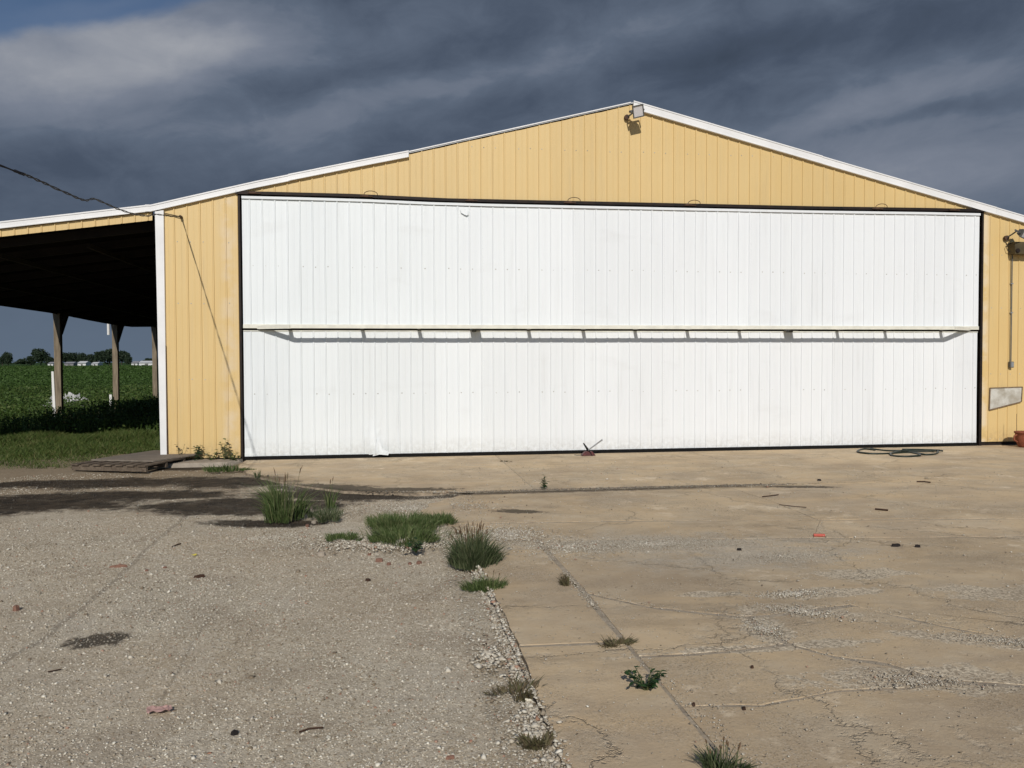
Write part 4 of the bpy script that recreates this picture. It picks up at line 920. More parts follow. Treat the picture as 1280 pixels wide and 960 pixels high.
# green patch: three overlapping mats
gc = G(508, 665); t_ = empty('grass_patch', (*gc, 0)); tag(t_, 'wide bright green grass patch on the gravel in front of the door apron', 'grass patch')
V_, T_ = cat([blades(3000, gc[0]-0.04, gc[1]+0.22, 0.36, 0.40, 0.115, 0.003, 0.8), blades(1700, gc[0]-0.02, gc[1]-0.32, 0.30, 0.32, 0.10, 0.003, 0.9), blades(800, gc[0]+0.33, gc[1]+0.42, 0.20, 0.16, 0.10, 0.003, 0.8), blades(450, gc[0]-0.26, gc[1]+0.42, 0.14, 0.25, 0.10, 0.003, 0.8), blades(700, gc[0]-0.22, gc[1]-0.35, 0.12, 0.14, 0.07, 0.0028, 0.9), blades(240, gc[0], gc[1]+0.1, 0.42, 0.6, 0.15, 0.002, 0.8)])
npmesh('blades', V_, T_, M_tuft, t_)
tuft(430, 673, 0.16, 0.14, 0.08, 650, M_tuft, 'low flat grass tuft left of the wide green patch', wd=0.0026, bend=0.8)
tuft(608, 735, 0.14, 0.10, 0.10, 800, M_tuft, 'small bright grass tuft just below the largest tuft', seeds=5, wd=0.0026, bend=0.8)
tuft(712, 730, 0.065, 0.065, 0.105, 160, M_dry, 'small upright grass tuft in the joint beside the concrete strip', wd=0.003, bend=0.6)
tuft(770, 806, 0.105, 0.07, 0.055, 420, M_dry, 'flat brownish withered grass clump in the joint', wd=0.0035, bend=1.2)
tuft(645, 866, 0.13, 0.10, 0.075, 260, M_dry, 'sprawling half dry grass on the gravel edge near the strip', wd=0.0035, bend=1.3)
tuft(672, 928, 0.075, 0.06, 0.06, 300, M_dry, 'small dead brown weed at the gravel edge near the bottom of the picture', wd=0.0035, bend=1.0)
tuft(902, 962, 0.10, 0.07, 0.09, 260, M_tuftdk, 'grass tuft at the bottom edge of the picture on the concrete', seeds=9, wd=0.003, bend=0.8)
tuft(356, 648, 0.18, 0.22, 0.40, 460, M_tuft, 'tall leafy grass weed standing in the dark wet soil', seeds=9, wd=0.0042, bend=0.7)
tuft(392, 642, 0.42, 0.26, 0.12, 520, M_tuftdk, 'thin straggling grass between the two tall weeds on the wet soil', wd=0.0028, bend=0.8)
tuft(409, 650, 0.12, 0.12, 0.13, 420, M_tuftdk, 'short pale grass tuft at the right edge of the wet soil', wd=0.0026, bend=0.8)
tuft(411, 634, 0.07, 0.06, 0.26, 60, M_tuft, 'narrow upright weed with a dark seed head near the apron edge', seeds=3, wd=0.004, bend=0.45)
tuft(322, 596, 0.05, 0.04, 0.17, 40, M_tuftdk, 'small weed at the left corner of the apron', wd=0.004)
tuft(631, 577, 0.10, 0.04, 0.045, 60, M_dry, 'tiny brown moss clump at the foot of the door by the joint', wd=0.004, bend=1.2)
tuft(284, 588, 0.34, 0.14, 0.13, 420, M_tuft, 'grass growing along the foot of the yellow wall', wd=0.005, bend=0.7)

def broadleaf(px_, py_, r, h, stems, per, ls, mat, label, base=None, up=False, cat_='weed'):
    cx, cy = base or G(px_, py_); t_ = empty('broadleaf_weed', (cx, cy, 0)); tag(t_, label, cat_)
    mb_ = MB(); V_ = []; F_ = []
    for i in range(stems):
        a = 2*math.pi*i/stems+random.uniform(-0.4, 0.4); rr_ = r*random.uniform(0.5, 1.0)*(0.35 if up else 1); hh_ = h*random.uniform(0.6, 1.0)
        pts = [Vector((cx, cy, -0.01)), Vector((cx+math.cos(a)*rr_*0.5, cy+math.sin(a)*rr_*0.5, hh_*0.6)), Vector((cx+math.cos(a)*rr_, cy+math.sin(a)*rr_, hh_))]
        mb_.tube(pts, [0.004, 0.003, 0.0015], 5)
        for j in range(per):
            t2 = 0.2+0.8*(j+random.random())/per; p_ = pts[0]*(1-t2)**2+pts[1]*2*t2*(1-t2)+pts[2]*t2*t2
            th_ = random.uniform(0, 6.28); u = Vector((math.cos(th_), math.sin(th_), random.uniform(-0.3, 0.5))).normalized(); s2 = u.cross(Vector((0, 0, 1))).normalized(); nn_ = s2.cross(u)
            L = ls*random.uniform(0.6, 1.25); q0 = p_; b_ = len(V_)
            V_ += [q0, q0+u*L*0.35+s2*L*0.30, q0+u*L*0.75+s2*L*0.22-nn_*L*0.06, q0+u*L-nn_*L*0.15, q0+u*L*0.75-s2*L*0.22-nn_*L*0.06, q0+u*L*0.35-s2*L*0.30, q0+u*L*0.5-nn_*L*0.09]
            F_ += [(b_, b_+1, b_+6), (b_+1, b_+2, b_+6), (b_+2, b_+3, b_+6), (b_+3, b_+4, b_+6), (b_+4, b_+5, b_+6), (b_+5, b_, b_+6)]
    mb_.build('stem', M_stem, t_); pydata('foliage', V_, F_, mat, t_)
    return t_
broadleaf(808, 862, 0.125, 0.11, 11, 12, 0.032, M_broad, 'dark broadleaf weed sprawling over the joint beside the strip')
broadleaf(520, 690, 0.10, 0.13, 7, 9, 0.045, M_broad, 'small broadleaf weed at the front edge of the wide green patch')
broadleaf(680, 612, 0.08, 0.19, 5, 8, 0.05, M_broad, 'lone young weed sprouting from the joint at the apron edge', up=True)
broadleaf(0, 0, 0.2, 0.42, 5, 9, 0.075, M_tuft, 'tall sparse weed against the yellow wall next to the door jamb', base=(-0.30, -0.16), up=True)
broadleaf(0, 0, 0.22, 0.30, 6, 9, 0.065, M_broad, 'bushy dark weed in the middle of the yellow wall foot', base=(-0.72, -0.14), up=True)
broadleaf(0, 0, 0.18, 0.20, 5, 8, 0.06, M_tuft, 'low green weed between the two taller wall weeds', base=(-0.50, -0.15))
broadleaf(0, 0, 0.18, 0.17, 6, 9, 0.06, M_tuft, 'low pale weed at the jamb corner in front of the tall weed', base=(-0.14, -0.26))
broadleaf(0, 0, 0.3, 0.32, 3, 5, 0.05, M_dry, 'dry thin weed left on the yellow wall foot', base=(-1.00, -0.12), up=True)

# ------------------------------------------------------------------ loose stones
def stones(x, y, z, size):
    n_ = len(x)
    base = np.array([[1, 0, 0], [0, 1, 0], [-1, 0, 0], [0, -1, 0], [0, 0, 0.75], [0, 0, -0.6]], float)
    V_ = base[None]*rng.uniform(0.55, 1.25, (n_, 6, 1)); V_ = V_+rng.normal(0, 0.16, (n_, 6, 3))
    a = rng.uniform(0, 2*np.pi, n_); c_, s_ = np.cos(a), np.sin(a); tx = rng.normal(0, 0.5, n_)
    ct, st2 = np.cos(tx), np.sin(tx)
    X1 = V_[..., 0]; Y1 = V_[..., 1]*ct[:, None]-V_[..., 2]*st2[:, None]; Z1 = V_[..., 1]*st2[:, None]+V_[..., 2]*ct[:, None]
    X2 = X1*c_[:, None]-Y1*s_[:, None]; Y2 = X1*s_[:, None]+Y1*c_[:, None]
    P_ = np.stack([X2, Y2, Z1*0.8], -1)*size[:, None, None]+np.stack([x, y, z+size*0.25], 1)[:, None]
    fc = np.array([[0, 1, 4], [1, 2, 4], [2, 3, 4], [3, 0, 4], [1, 0, 5], [2, 1, 5], [3, 2, 5], [0, 3, 5]])
    return P_.reshape(-1, 3), (np.arange(n_)[:, None, None]*6+fc[None]).reshape(-1, 3)
def sector(n_, a0, a1, r0, r1, pw):
    u = rng.uniform(0, 1, n_); r = (r0**pw+u*(r1**pw-r0**pw))**(1/pw); a = rng.uniform(a0, a1, n_)
    return CAM[0]+r*np.sin(a), CAM[1]+r*np.cos(a), r
n_ = 270000
x, y, r = sector(n_, -0.72, 0.24, 2.2, 14.2, 0.75)
bnd = np.where(y < -7.1, 3.06+0.03*np.sin(y*9), np.where(y < -6.0, 3.0, np.where(y < -4.1, 3.05-0.3*np.sin((y+4.1)*1.4), 0.0)))
apx = np.interp(y, [-4.1, -3.7, -3.1, -2.3, -1.5, -0.9, 0], [3.6, 1.8, 1.2, 0.62, 0.25, 0.02, 0.0])
bnd = np.where(y >= -4.1, apx, bnd)
over = np.abs(rng.normal(0, 0.10, n_))*(y > -7.2)+np.abs(rng.normal(0, 0.035, n_))
keep = (x < bnd+over*0.9) & ((y < -0.9) | (rng.uniform(0, 1, n_) < 0.15)) & ~((x > -1.7) & (x < 0) & (y > -0.7))
pat = np.sin(x*1.1+2*np.sin(y*0.7))+np.sin(y*1.5+x*0.4)
keep &= rng.uniform(0, 1, n_) < np.where(y > -5.0, 0.30, 0.70)+0.14*pat+rng.normal(0, 0.2, n_)
x, y, r = x[keep], y[keep], r[keep]
size = np.clip(rng.lognormal(-5.42, 0.42, len(x)), 0.0024, 0.026)*(1+0.05*np.clip(r-5, 0, 9))
zy = -0.028+und(x, y)*0.8
zy = np.where(x > bnd[keep], 0.005, zy)
near_edge = (y < -7.0) & (x > 2.8); zy = np.where(near_edge, np.minimum(zy+0.01, -0.008), zy)
sv_, sf_ = stones(x, y, zy, size)
st_o = npmesh('gravel', sv_, sf_, M_stone); tag(st_o, 'loose pale gravel spread over the yard', 'gravel', kind='stuff')
# coarse patches and debris in the slab joints
px_l, py_l, sz_l = [], [], []
def blobst(cx, cy, rx, ry, n_, s_, rot=0.0):
    a = rng.uniform(0, 2*np.pi, n_); r_ = np.abs(rng.normal(0, 0.55, n_)); u, v = rx*r_*np.cos(a), ry*r_*np.sin(a)
    px_l.append(cx+u*math.cos(rot)-v*math.sin(rot)); py_l.append(cy+u*math.sin(rot)+v*math.cos(rot)); sz_l.append(s_*rng.lognormal(0, 0.35, n_))
def linest(pts, n_, wd, s_):
    for a, b_ in zip(pts, pts[1:]):
        L = math.dist(a, b_); k_ = max(1, int(n_*L)); t_ = rng.uniform(0, 1, k_)
        px_l.append(a[0]+(b_[0]-a[0])*t_+rng.normal(0, wd, k_)); py_l.append(a[1]+(b_[1]-a[1])*t_+rng.normal(0, wd, k_)); sz_l.append(s_*rng.lognormal(0, 0.4, k_))
blobst(3.45, -6.75, 0.45, 0.5, 4200, 0.006); blobst(2.4, -6.75, 0.85, 0.35, 5200, 0.0085); blobst(2.6, -5.0, 0.9, 0.5, 5200, 0.006); blobst(1.2, -6.4, 0.9, 0.4, 2600, 0.006); blobst(3.9, -7.35, 0.5, 0.5, 1400, 0.006)
blobst(4.7, -7.35, 1.0, 0.35, 11000, 0.0032); blobst(5.6, -8.0, 0.9, 0.3, 2600, 0.003)
blobst(5.15, -9.05, 0.30, 0.10, 1500, 0.0042, 0.05); blobst(5.0, -9.45, 0.26, 0.10, 1500, 0.0042, -0.6); blobst(4.60, -9.75, 0.10, 0.22, 1100, 0.0038)
blobst(5.0, -10.65, 0.34, 0.12, 1500, 0.0036, -0.3); blobst(5.9, -10.2, 0.5, 0.12, 1200, 0.0036, -0.6); blobst(2.5, -6.9, 0.5, 0.3, 1300, 0.009); blobst(2.9, -9.9, 0.10, 0.25, 260, 0.012); blobst(2.95, -10.9, 0.08, 0.3, 200, 0.011)
linest([(3.68, -6.98), (3.69, -7.8)], 150, 0.02, 0.003); linest([(3.70, -8.2), (3.70, -9.2)], 420, 0.022, 0.0042); linest([(3.70, -9.2), (3.70, -10.3)], 140, 0.02, 0.003); linest([(3.76, -10.4), (3.80, -11.8)], 420, 0.05, 0.003)
linest(l3[:9], 200, 0.05, 0.0032); linest(l4[:10], 200, 0.05, 0.0032); linest(l5, 160, 0.04, 0.0030)
linest(l2[:5], 60, 0.04, 0.003); linest(b1[:5], 40, 0.04, 0.003); linest([(J1, -0.05), (J1, -4.0)], 50, 0.02, 0.004)
linest([(2.0, -3.9), (3.5, -4.12), (J1, -4.07), (7.5, -4.16)], 420, 0.05, 0.006)
linest([(SX0-0.035, -7.3), (SX0-0.045, -13)], 1100, 0.022, 0.008)
# grit scattered over all the concrete
k_ = 9000; gx, gy, gr = sector(k_, -0.05, 0.75, 2.6, 14, 0.9); ok = (gx > 3.1) & (gy < -0.1) & (gx < RX)
px_l.append(gx[ok]); py_l.append(gy[ok]); sz_l.append(0.0028*rng.lognormal(0, 0.45, ok.sum())*(1+0.08*np.clip(gr[ok]-4, 0, 9)))
X_, Y_, S_ = np.concatenate(px_l), np.concatenate(py_l), np.concatenate(sz_l)
ok = ~((Y_ > -0.06)); X_, Y_, S_ = X_[ok], Y_[ok], np.clip(S_[ok], 0.0015, 0.03)
onc = X_ > 3.05
sv_, sf_ = stones(X_, Y_, np.where(onc | (Y_ > -4.1), 0.006, -0.02), S_)
tag(npmesh('joint_gravel', sv_, sf_, M_stone), 'fine gravel and grit lying in joints and hollows of the concrete', 'gravel', kind='stuff')

# ------------------------------------------------------------------ loose things on the ground
def chunk(name, px_, py_, L, wd, h, rot, mat, label, cat_, group=None, n_=9, z=None, base=None):
    cx, cy = base or G(px_, py_); z0 = (zyard(cx, cy) if cx < 3.05 else 0.004) if z is None else z
    top = []; bot = []
    for i in range(n_):
        a = 2*math.pi*i/n_; rr_ = random.uniform(0.75, 1.1)
        u, v = math.cos(a)*L/2*rr_, math.sin(a)*wd/2*rr_; x_ = cx+u*math.cos(rot)-v*math.sin(rot); y_ = cy+u*math.sin(rot)+v*math.cos(rot)
        bot.append((x_, y_, z0-0.004)); top.append((cx+(x_-cx)*0.82, cy+(y_-cy)*0.82, z0+h*random.uniform(0.7, 1.1)))
    fs_ = [tuple(range(n_))[::-1]]+[(i, (i+1) % n_, n_+(i+1) % n_, n_+i) for i in range(n_)]+[(n_+i, n_+(i+1) % n_, 2*n_) for i in range(n_)]
    o_ = pydata(name, bot+top+[(cx, cy, z0+h*1.15)], fs_, mat); tag(o_, label, cat_, group); return o_
chunk('brick_fragment', 148, 706, 0.15, 0.028, 0.02, 0.15, M_brick, 'long thin reddish brick sliver lying on the gravel at left', 'brick piece')
chunk('brick_fragment', 20, 757, 0.05, 0.045, 0.035, 0.2, M_brick, 'round reddish brick lump at the far left of the gravel', 'brick piece')
chunk('brick_fragment', 183, 710, 0.035, 0.03, 0.012, 0.2, M_brick, 'small flat brick chip right of the long brick sliver', 'brick piece')
chunk('brick_fragment', 206, 706, 0.035, 0.02, 0.012, 0.2, M_brick, 'tiny brick chip left of the dark bark piece', 'brick piece')
chunk('brick_fragment', 563, 942, 0.045, 0.02, 0.012, 0.1, M_brick, 'orange brick chip on the gravel near the bottom of the picture', 'brick piece')
chunk('bark_piece', 250, 717, 0.10, 0.06, 0.022, 0.3, M_bark, 'dark brown curled bark piece on the gravel at left', 'bark')
chunk('bark_piece', 460, 721, 0.05, 0.035, 0.018, 0.1, M_bark, 'small dark bark piece below the low grass tuft', 'bark')
chunk('bark_piece', 293, 910, 0.035, 0.03, 0.018, 0.4, M_char, 'dark clod on the gravel at lower left', 'clod')
chunk('bark_piece', 606, 800, 0.035, 0.02, 0.012, 0.4, M_bark, 'small brown clod on the gravel beside the concrete strip', 'clod')
chunk('wet_clod', 1120, 683, 0.09, 0.045, 0.02, 0.1, M_char, 'larger black clod on the concrete at right', 'clod')
chunk('wet_clod', 1147, 684, 0.05, 0.035, 0.018, 0.1, M_char, 'smaller black clod right of the larger one', 'clod')
chunk('wet_clod', 924, 688, 0.05, 0.03, 0.015, -0.4, M_char, 'single dark chip left of the red plastic piece', 'clod')
chunk('wet_clod', 1024, 601, 0.06, 0.04, 0.02, 0.0, M_char, 'dark clod on the concrete right of the apron stain', 'clod')
for i, (a, b_) in enumerate([(940, 835), (867, 882), (930, 887)]):
    chunk('soil_crumb', a, b_, 0.022, 0.018, 0.01, 0.3*i, M_bark, ['brown crumb on the concrete right of the dark broadleaf weed', 'brown crumb near the bottom broadleaf weed', 'brown crumb right above the bottom grass tuft'][i], 'clod')
o_ = MB().tube([Vector((*G(1017, 670.5), 0.012)), Vector((*G(1031, 670.8), 0.012))], 0.014, 8); tag(o_.build('plastic_piece', M_redplastic), 'short bright red plastic stub on the concrete', 'plastic piece')
# cluster of reddish rubble at the front of the green patch
RL = ['leftmost reddish stone of the rubble row in front of the wide grass patch', 'second reddish stone from the left in front of the wide grass patch', 'grey stone third in the rubble row in front of the grass patch', 'small reddish stone in the middle of the rubble row', 'reddish stone right of the middle of the rubble row', 'grey stone at the right end of the rubble row near the broadleaf weed', 'reddish stone at the left corner of the wide grass patch',
      'larger reddish stone between the tall weed and the pale tuft', 'grey stone behind the larger reddish one near the tall weed', 'flat grey brown stone lying alone left of the rubble row']
for i, (a, b_, s_) in enumerate([(474, 696, 0.07), (486, 700, 0.05), (498, 702, 0.055), (512, 699, 0.045), (524, 698, 0.06), (535, 696, 0.04), (462, 688, 0.05), (384, 655, 0.07), (392, 650, 0.06), (402, 690, 0.08)]):
    chunk('rubble_stone', a, b_, s_, s_*0.7, s_*0.4, i*0.7, M_brick if i % 3 != 2 and i != 9 else M_cover, RL[i], 'stone', 'rubble stones by the grass patches')
def stick(pts, r_, label, mat=M_bark):
    o_ = MB().tube([Vector((*G(*q), (zyard(*G(*q)) if G(*q)[0] < 3.05 else 0.004)+0.008)) for q in pts], r_, 5).build('stick', mat); tag(o_, label, 'stick')
stick([(374, 910), (388, 906), (404, 905)], 0.0045, 'thin dark twig on the gravel at bottom centre left')
stick([(215, 682), (222, 679), (226, 678)], 0.007, 'short dark stick on the gravel above the yellow leaf')
stick([(60, 836), (76, 833)], 0.004, 'short dark twig at lower left of the gravel')
stick([(953, 622), (962, 621), (973, 619.5)], 0.006, 'crooked twig on the concrete near the apron stain')
stick([(1146, 603), (1155, 603), (1163, 604)], 0.009, 'short dark stick on the concrete at right below the hose')
stick([(974, 632), (990, 634), (1008, 635.5)], 0.0045, 'thin brown rod standing in for a flat moss stain on the concrete right of centre')  # added rod in place of a flat brownish moss stain
stick([(1094, 637.5), (1110, 639)], 0.010, 'stubby dark stick on the concrete at right')
# paper, leaf
def crumple_sheet(name, px_, py_, L, wd, mat, label, cat_, amp=0.02, n_=6, rot=0.0):
    cx, cy = G(px_, py_); vs_ = []; z0 = zyard(cx, cy)+0.012
    for j in range(n_+1):
        for i in range(n_+1):
            u, v = (i/n_-0.5)*L, (j/n_-0.5)*wd; k_ = 1-0.25*abs(2*i/n_-1)*abs(2*j/n_-1); u *= k_; v *= k_
            vs_.append((cx+u*math.cos(rot)-v*math.sin(rot)+random.uniform(-1, 1)*L*0.02, cy+u*math.sin(rot)+v*math.cos(rot)+random.uniform(-1, 1)*wd*0.03, z0+random.uniform(0, amp)))
    o_ = pydata(name, vs_, [(j*(n_+1)+i, j*(n_+1)+i+1, (j+1)*(n_+1)+i+1, (j+1)*(n_+1)+i) for j in range(n_) for i in range(n_)], mat)
    md = o_.modifiers.new('thick', 'SOLIDIFY'); md.thickness = 0.0012; tag(o_, label, cat_)
crumple_sheet('paper_scrap', 199, 884, 0.12, 0.075, M_pink, 'crumpled pale pink wrapper on the gravel at lower left', 'wrapper', 0.022)
crumple_sheet('fallen_leaf', 243, 692, 0.05, 0.05, M_yleaf, 'yellow leaf on the gravel at left', 'leaf', 0.015, 3)

# pallet with a sheet of plywood
pal = empty('wood_pallet', (-1.9, -0.4, 0)); tag(pal, 'weathered wooden pallet lying by the corner of the building', 'pallet')
pc = [Vector((*G(88, 588), 0)), Vector((*G(181, 590), 0))]; ex = (pc[1]-pc[0]); LX = ex.length; ex.normalize(); ey_ = Vector((-ex.y, ex.x, 0))
def pq(u, v, z): p_ = pc[0]+ex*u+ey_*v; return (p_.x, p_.y, z)
for v in (0.03, 0.55, 1.05):
    MB().hexa([pq(0, v, 0.0), pq(LX, v, 0.0), pq(LX, v+0.045, 0.0), pq(0, v+0.045, 0.0), pq(0, v, 0.075), pq(LX, v, 0.075), pq(LX, v+0.045, 0.075), pq(0, v+0.045, 0.075)]).build('stringer', M_board, pal)
for i in range(7):
    u = i*(LX-0.12)/6
    MB().hexa([pq(u, 0, 0.0765), pq(u+0.12, 0, 0.0765), pq(u+0.12, 1.1, 0.0765), pq(u, 1.1, 0.0765), pq(u, 0, 0.097), pq(u+0.12, 0, 0.095), pq(u+0.12, 1.1, 0.097), pq(u, 1.1, 0.096)]).build('deck_board', M_board, pal)
py_ = MB().hexa([pq(0.04, 0.42, 0.101), pq(LX-0.12, 0.40, 0.101), pq(LX+0.18, 1.75, 0.105), pq(0.20, 1.85, 0.10), pq(0.04, 0.42, 0.119), pq(LX-0.12, 0.40, 0.119), pq(LX+0.18, 1.75, 0.125), pq(0.20, 1.85, 0.118)])
tag(py_.build('plywood_sheet', M_ply), 'grey weathered plywood sheet lying on the pallet', 'plywood sheet')
for i, (x_, y_, s_) in enumerate([(-1.62, -0.45, 0.16), (-1.48, -0.30, 0.12), (-1.50, -0.60, 0.10), (-1.70, -0.75, 0.09)]):
    chunk('broken_concrete', 0, 0, s_, s_*0.8, s_*0.45, i, M_cover, ['largest broken concrete lump between the pallet and the building corner', 'concrete lump nearest the white corner trim', 'concrete lump in front of the largest one by the corner', 'small concrete lump nearest the pallet end'][i], 'concrete lump', 'concrete lumps by the corner', base=(x_, y_), z=0.0)

# hose
hs_ = []
def hoseloop(pts): return [Vector((*G(a, b_), 0.012+0.008*(i % 3 == 0))) for i, (a, b_) in enumerate(pts)]
hp = [(1094, 563.5), (1080, 562), (1072, 564.5), (1076, 567), (1092, 568), (1112, 567.5), (1125, 565), (1140, 563.6), (1160, 563.7), (1172, 565), (1170, 568), (1158, 569.3), (1148, 568), (1140, 566.5), (1128, 566.5), (1114, 568), (1116, 570.5), (1132, 571.5), (1148, 571), (1150, 569), (1142, 567), (1128, 565), (1110, 564.2), (1098, 563), (1088, 562)]
ho = MB().tube(refine(hoseloop(hp), 6), 0.016, 8).build('garden_hose', M_hose, smooth=True); tag(ho, 'dark green garden hose coiled on the concrete at the right end of the door', 'hose')
h2 = [(1128, 564.5), (1150, 564.3), (1168, 565.2), (1166, 566.6), (1150, 566.4), (1132, 565.7), (1145, 565), (1170, 564.8), (1178, 566)]
MB().tube(refine([v_+Vector((0, 0, 0.02)) for v_ in hoseloop(h2)], 6), 0.015, 8).build('hose_coil', M_hose, ho, smooth=True)

# red jack-like tool at the door foot
bx, by = G(735, 569.5); jk = empty('lever_tool', (bx, by, 0)); tag(jk, 'small red and black lever tool with raised grey handle at the door foot', 'tool')
by += 0.0
b_ = MB(); b_.hexa([(bx-0.12, by-0.07, 0.006), (bx+0.12, by-0.07, 0.006), (bx+0.12, by+0.09, 0.006), (bx-0.12, by+0.09, 0.006), (bx-0.05, by-0.03, 0.075), (bx+0.07, by-0.03, 0.075), (bx+0.07, by+0.05, 0.075), (bx-0.05, by+0.05, 0.075)])
b_.build('base', M_red, jk, bevel=0.004)
def onp(px_, py_, Y): q_ = onray(px_, py_, Y); return (q_.x, q_.y, q_.z)
MB().tube([onp(740, 570, by-0.05), onp(735, 562.5, by), onp(729.3, 554, by+0.01)], [0.026, 0.022, 0.010], 6).build('lever', M_black, jk)
MB().tube([onp(735.5, 562.5, by-0.03), onp(753, 549.5, by-0.10)], [0.010, 0.014], 8).build('handle', M_galv, jk)
MB().tube([onp(733, 568, by-0.03), onp(722, 569, by-0.02), onp(718, 568.5, by)], 0.006, 5).build('chain_end', M_grey, jk)

# terracotta urn at the right frame edge
uy = -0.42; ux = W(1281, 545, uy)[0]
ur = empty('terracotta_pot', (ux, uy, 0)); tag(ur, 'terracotta pot standing at the foot of the right yellow wall', 'flower pot')
MB().lathe(ux, uy, [(0.0, 0.005), (0.10, 0.005), (0.115, 0.03), (0.15, 0.12), (0.165, 0.20), (0.16, 0.26), (0.175, 0.262), (0.18, 0.29), (0.165, 0.295), (0.15, 0.285), (0.145, 0.24), (0.0, 0.24)]).build('pot_body', M_terra, ur, smooth=True)
MB().lathe(ux, uy, [(0.0, 0.252), (0.14, 0.247)], 16).build('soil', M_soil, ur)
MB().tube([(ux-0.165, uy, 0.235), (ux-0.215, uy, 0.21), (ux-0.22, uy, 0.14), (ux-0.15, uy, 0.10)], 0.016, 8).build('handle', M_terra, ur)
MB().tube([(ux-0.14, uy+0.03, 0.25), (ux-0.15, uy+0.03, 0.45), (ux-0.148, uy+0.03, 0.62)], 0.004, 5).build('dry_stalk', M_seed, ur)

# junk and stakes in the weeds
jx, jy = -9.6, 20.0
o_, = [None]
jx, jy = G(84, 497)[0], G(84, 497)[1]; k_ = 0.80; jx, jy = CAM[0]+(jx-CAM[0])*k_, CAM[1]+(jy-CAM[1])*k_
vs_ = []; n_ = 16
for j in range(n_+1):
    for i in range(n_+1):
        u, v = i/n_-0.5, j/n_-0.5; hgt2 = 0.44*max(0, 1-(2*u)**4)*max(0, 1-(2*v)**2)
        vs_.append((jx+u*1.7+random.uniform(-.06, .06), jy+v*1.4, hgt2*random.uniform(0.35, 1.2)+0.02))
jo = pydata('crumpled_sheeting', vs_, [(j*(n_+1)+i, j*(n_+1)+i+1, (j+1)*(n_+1)+i+1, (j+1)*(n_+1)+i) for j in range(n_) for i in range(n_) if random.random() > 0.25], M_sheet)
tag(jo, 'heap of crumpled white sheeting among the weeds behind the first post', 'sheeting')
q_ = onray(67, 470, 11.2)
sk = MB(); sk.hexa([(q_.x-0.035, q_.y, -0.1), (q_.x+0.045, q_.y, -0.1), (q_.x+0.045, q_.y+0.03, -0.1), (q_.x-0.035, q_.y+0.03, -0.1), (q_.x-0.06, q_.y, 1.38), (q_.x, q_.y, 1.38), (q_.x, q_.y+0.03, 1.38), (q_.x-0.06, q_.y+0.03, 1.38)])
tag(sk.build('marker_stake', M_stake), 'tall white marker stake standing beside the first post', 'stake')
q_ = onray(138, 490, 16.9)
tag(MB().box(q_.x-0.04, q_.x+0.04, q_.y, q_.y+0.04, -0.1, 0.50).build('marker_stake', M_stake), 'short white stake in the weeds at the foot of the second post', 'stake')

# ------------------------------------------------------------------ far trees and farm buildings
def tree(px_, base_y, dist, wpx, hpx, label, seed):
    r2 = np.random.default_rng(seed); dd = ray(px_, 453); dd = dd/dd[1]; P0 = CAM+dd*dist; s_ = dist/F
    wd, h = wpx*s_, hpx*s_; cx, cy = P0[0], P0[1]
    t_ = empty('far_tree', (cx, cy, 0)); tag(t_, label, 'tree', 'trees on the far field edge')
    tk = MB(); tk.tube([(cx, cy, -0.1), (cx+0.02*h, cy, h*0.3), (cx, cy, h*0.6)], [h*0.035, h*0.026, h*0.012], 7)
    for a in (0.3, 2.2, 4.4): tk.tube([(cx, cy, h*0.3), (cx+math.cos(a)*wd*0.22, cy+math.sin(a)*wd*0.22, h*0.62)], [h*0.014, h*0.005], 5)
    tk.build('trunk', M_trunk, t_)
    n_ = 2200; nc = 22
    th = r2.uniform(0, 6.28, nc); rr_ = np.sqrt(r2.uniform(0, 1, nc)); zc = r2.uniform(0.25, 0.85, nc)
    env = np.sqrt(np.clip(1-((zc-0.45)/0.6)**2, 0.1, 1))
    ccx = cx+np.cos(th)*rr_*wd*0.36*env; ccy = cy+np.sin(th)*rr_*wd*0.36*env; ccz = zc*h*0.98; cr_ = r2.uniform(0.15, 0.24, nc)
    ii = r2.integers(0, nc, n_); d3 = r2.normal(0, 1, (n_, 3)); d3 /= np.linalg.norm(d3, axis=1)[:, None]; rad = r2.uniform(0.5, 1.05, n_)
    x = ccx[ii]+d3[:, 0]*cr_[ii]*wd*rad; y = ccy[ii]+d3[:, 1]*cr_[ii]*wd*rad; z = np.clip(ccz[ii]+d3[:, 2]*cr_[ii]*h*0.9*rad, h*0.06, h*1.02)
    v_, f_ = leaves(x, y, z, np.full(n_, wd*0.045), 0.8, 0.7)
    npmesh('crown', v_, f_, M_crown, t_)
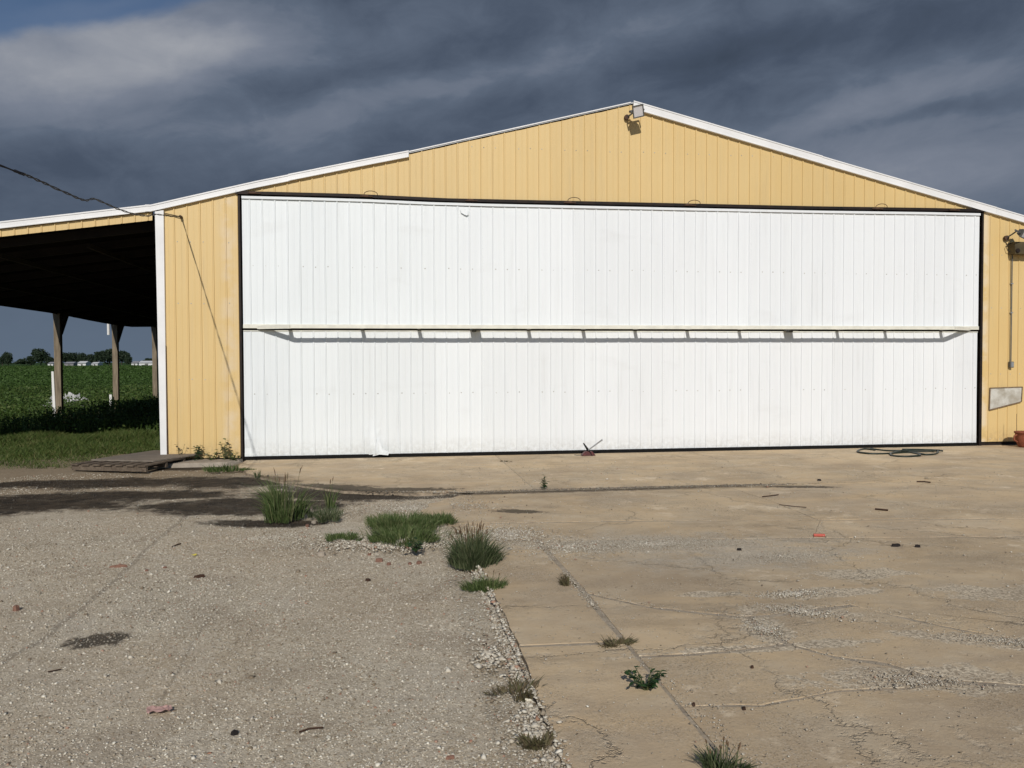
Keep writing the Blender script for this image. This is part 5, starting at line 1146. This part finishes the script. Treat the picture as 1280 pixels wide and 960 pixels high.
trees = [(3, 8, 13, 'half hidden tree at the left frame edge of the horizon'), (10, 14, 15, 'small round tree near the left end of the horizon'), (26, 14, 6, 'low shrubby tree right of the first round tree'), (38, 14, 10, 'low tree left of the large round tree on the horizon'),
         (51, 22, 18, 'large round tree left of the first post on the horizon'), (63, 13, 10, 'small tree just left of the first post'), (82, 16, 14, 'left tree of the row right of the first post'), (93, 14, 14, 'second tree of the row right of the first post'), (104, 14, 14, 'middle tree of the row between the two posts'),
         (115, 14, 12, 'lower tree in the row between the two posts'), (125, 16, 16, 'taller tree left of the broad crown'), (137, 24, 20, 'broad high crowned tree behind the second post'), (152, 20, 18, 'rounded tree right of the second post'), (160, 10, 11, 'small tree at the right end of the row'), (186, 16, 7, 'low tree behind the long white shed'), (198, 12, 8, 'low tree by the building corner on the horizon'), (-12, 18, 14, 'tree beyond the left frame edge on the horizon')]
for i, (a, wpx, hpx, lb) in enumerate(trees): tree(a, 453, 420+35*((i*7) % 5), wpx, hpx+1.5, lb, 100+i)
def barn(px_, dist, wpx, hpx, mat, label, roofm=M_roofg):
    dd = ray(px_, 453); dd = dd/dd[1]; P0 = CAM+dd*dist; s_ = dist/F; wd, h = wpx*s_, (hpx+0.3)*s_+0.6; cx, cy = P0[0], P0[1]
    t_ = empty('farm_shed', (cx, cy, 0)); tag(t_, label, 'shed'); dp = max(6, wd*0.5)
    MB().box(cx-wd/2, cx+wd/2, cy, cy+dp, -0.2, h*0.65).build('wall', mat, t_)
    MB().hexa([(cx-wd*0.53, cy-0.4, h*0.65), (cx+wd*0.53, cy-0.4, h*0.65), (cx+wd*0.53, cy+dp+0.4, h*0.65), (cx-wd*0.53, cy+dp+0.4, h*0.65), (cx-wd*0.5, cy+dp/2-0.2, h), (cx+wd*0.5, cy+dp/2-0.2, h), (cx+wd*0.5, cy+dp/2+0.2, h), (cx-wd*0.5, cy+dp/2+0.2, h)]).build('roof', roofm, t_)
    MB().box(cx-wd*0.1, cx+wd*0.12, cy-0.12, cy-0.02, -0.2, h*0.5).build('door', M_grey, t_)
barn(102, 330, 9, 4.5, M_barnw, 'small bright white shed on the horizon between the posts', M_barnw)
barn(86, 350, 10, 3.6, M_barng, 'low grey shed on the horizon right of the first post')
barn(118, 345, 7, 3.2, M_barnw, 'tiny white shed left of the second post on the horizon', M_barnw)
barn(168, 340, 7, 4.2, M_barnw, 'white shed right of the second post on the horizon')
barn(183, 335, 17, 4.6, M_barnw, 'long white shed on the horizon next to the third post', M_barnw)
barn(63, 355, 6, 3.5, M_barnw, 'small pale shed on the horizon just left of the first post')
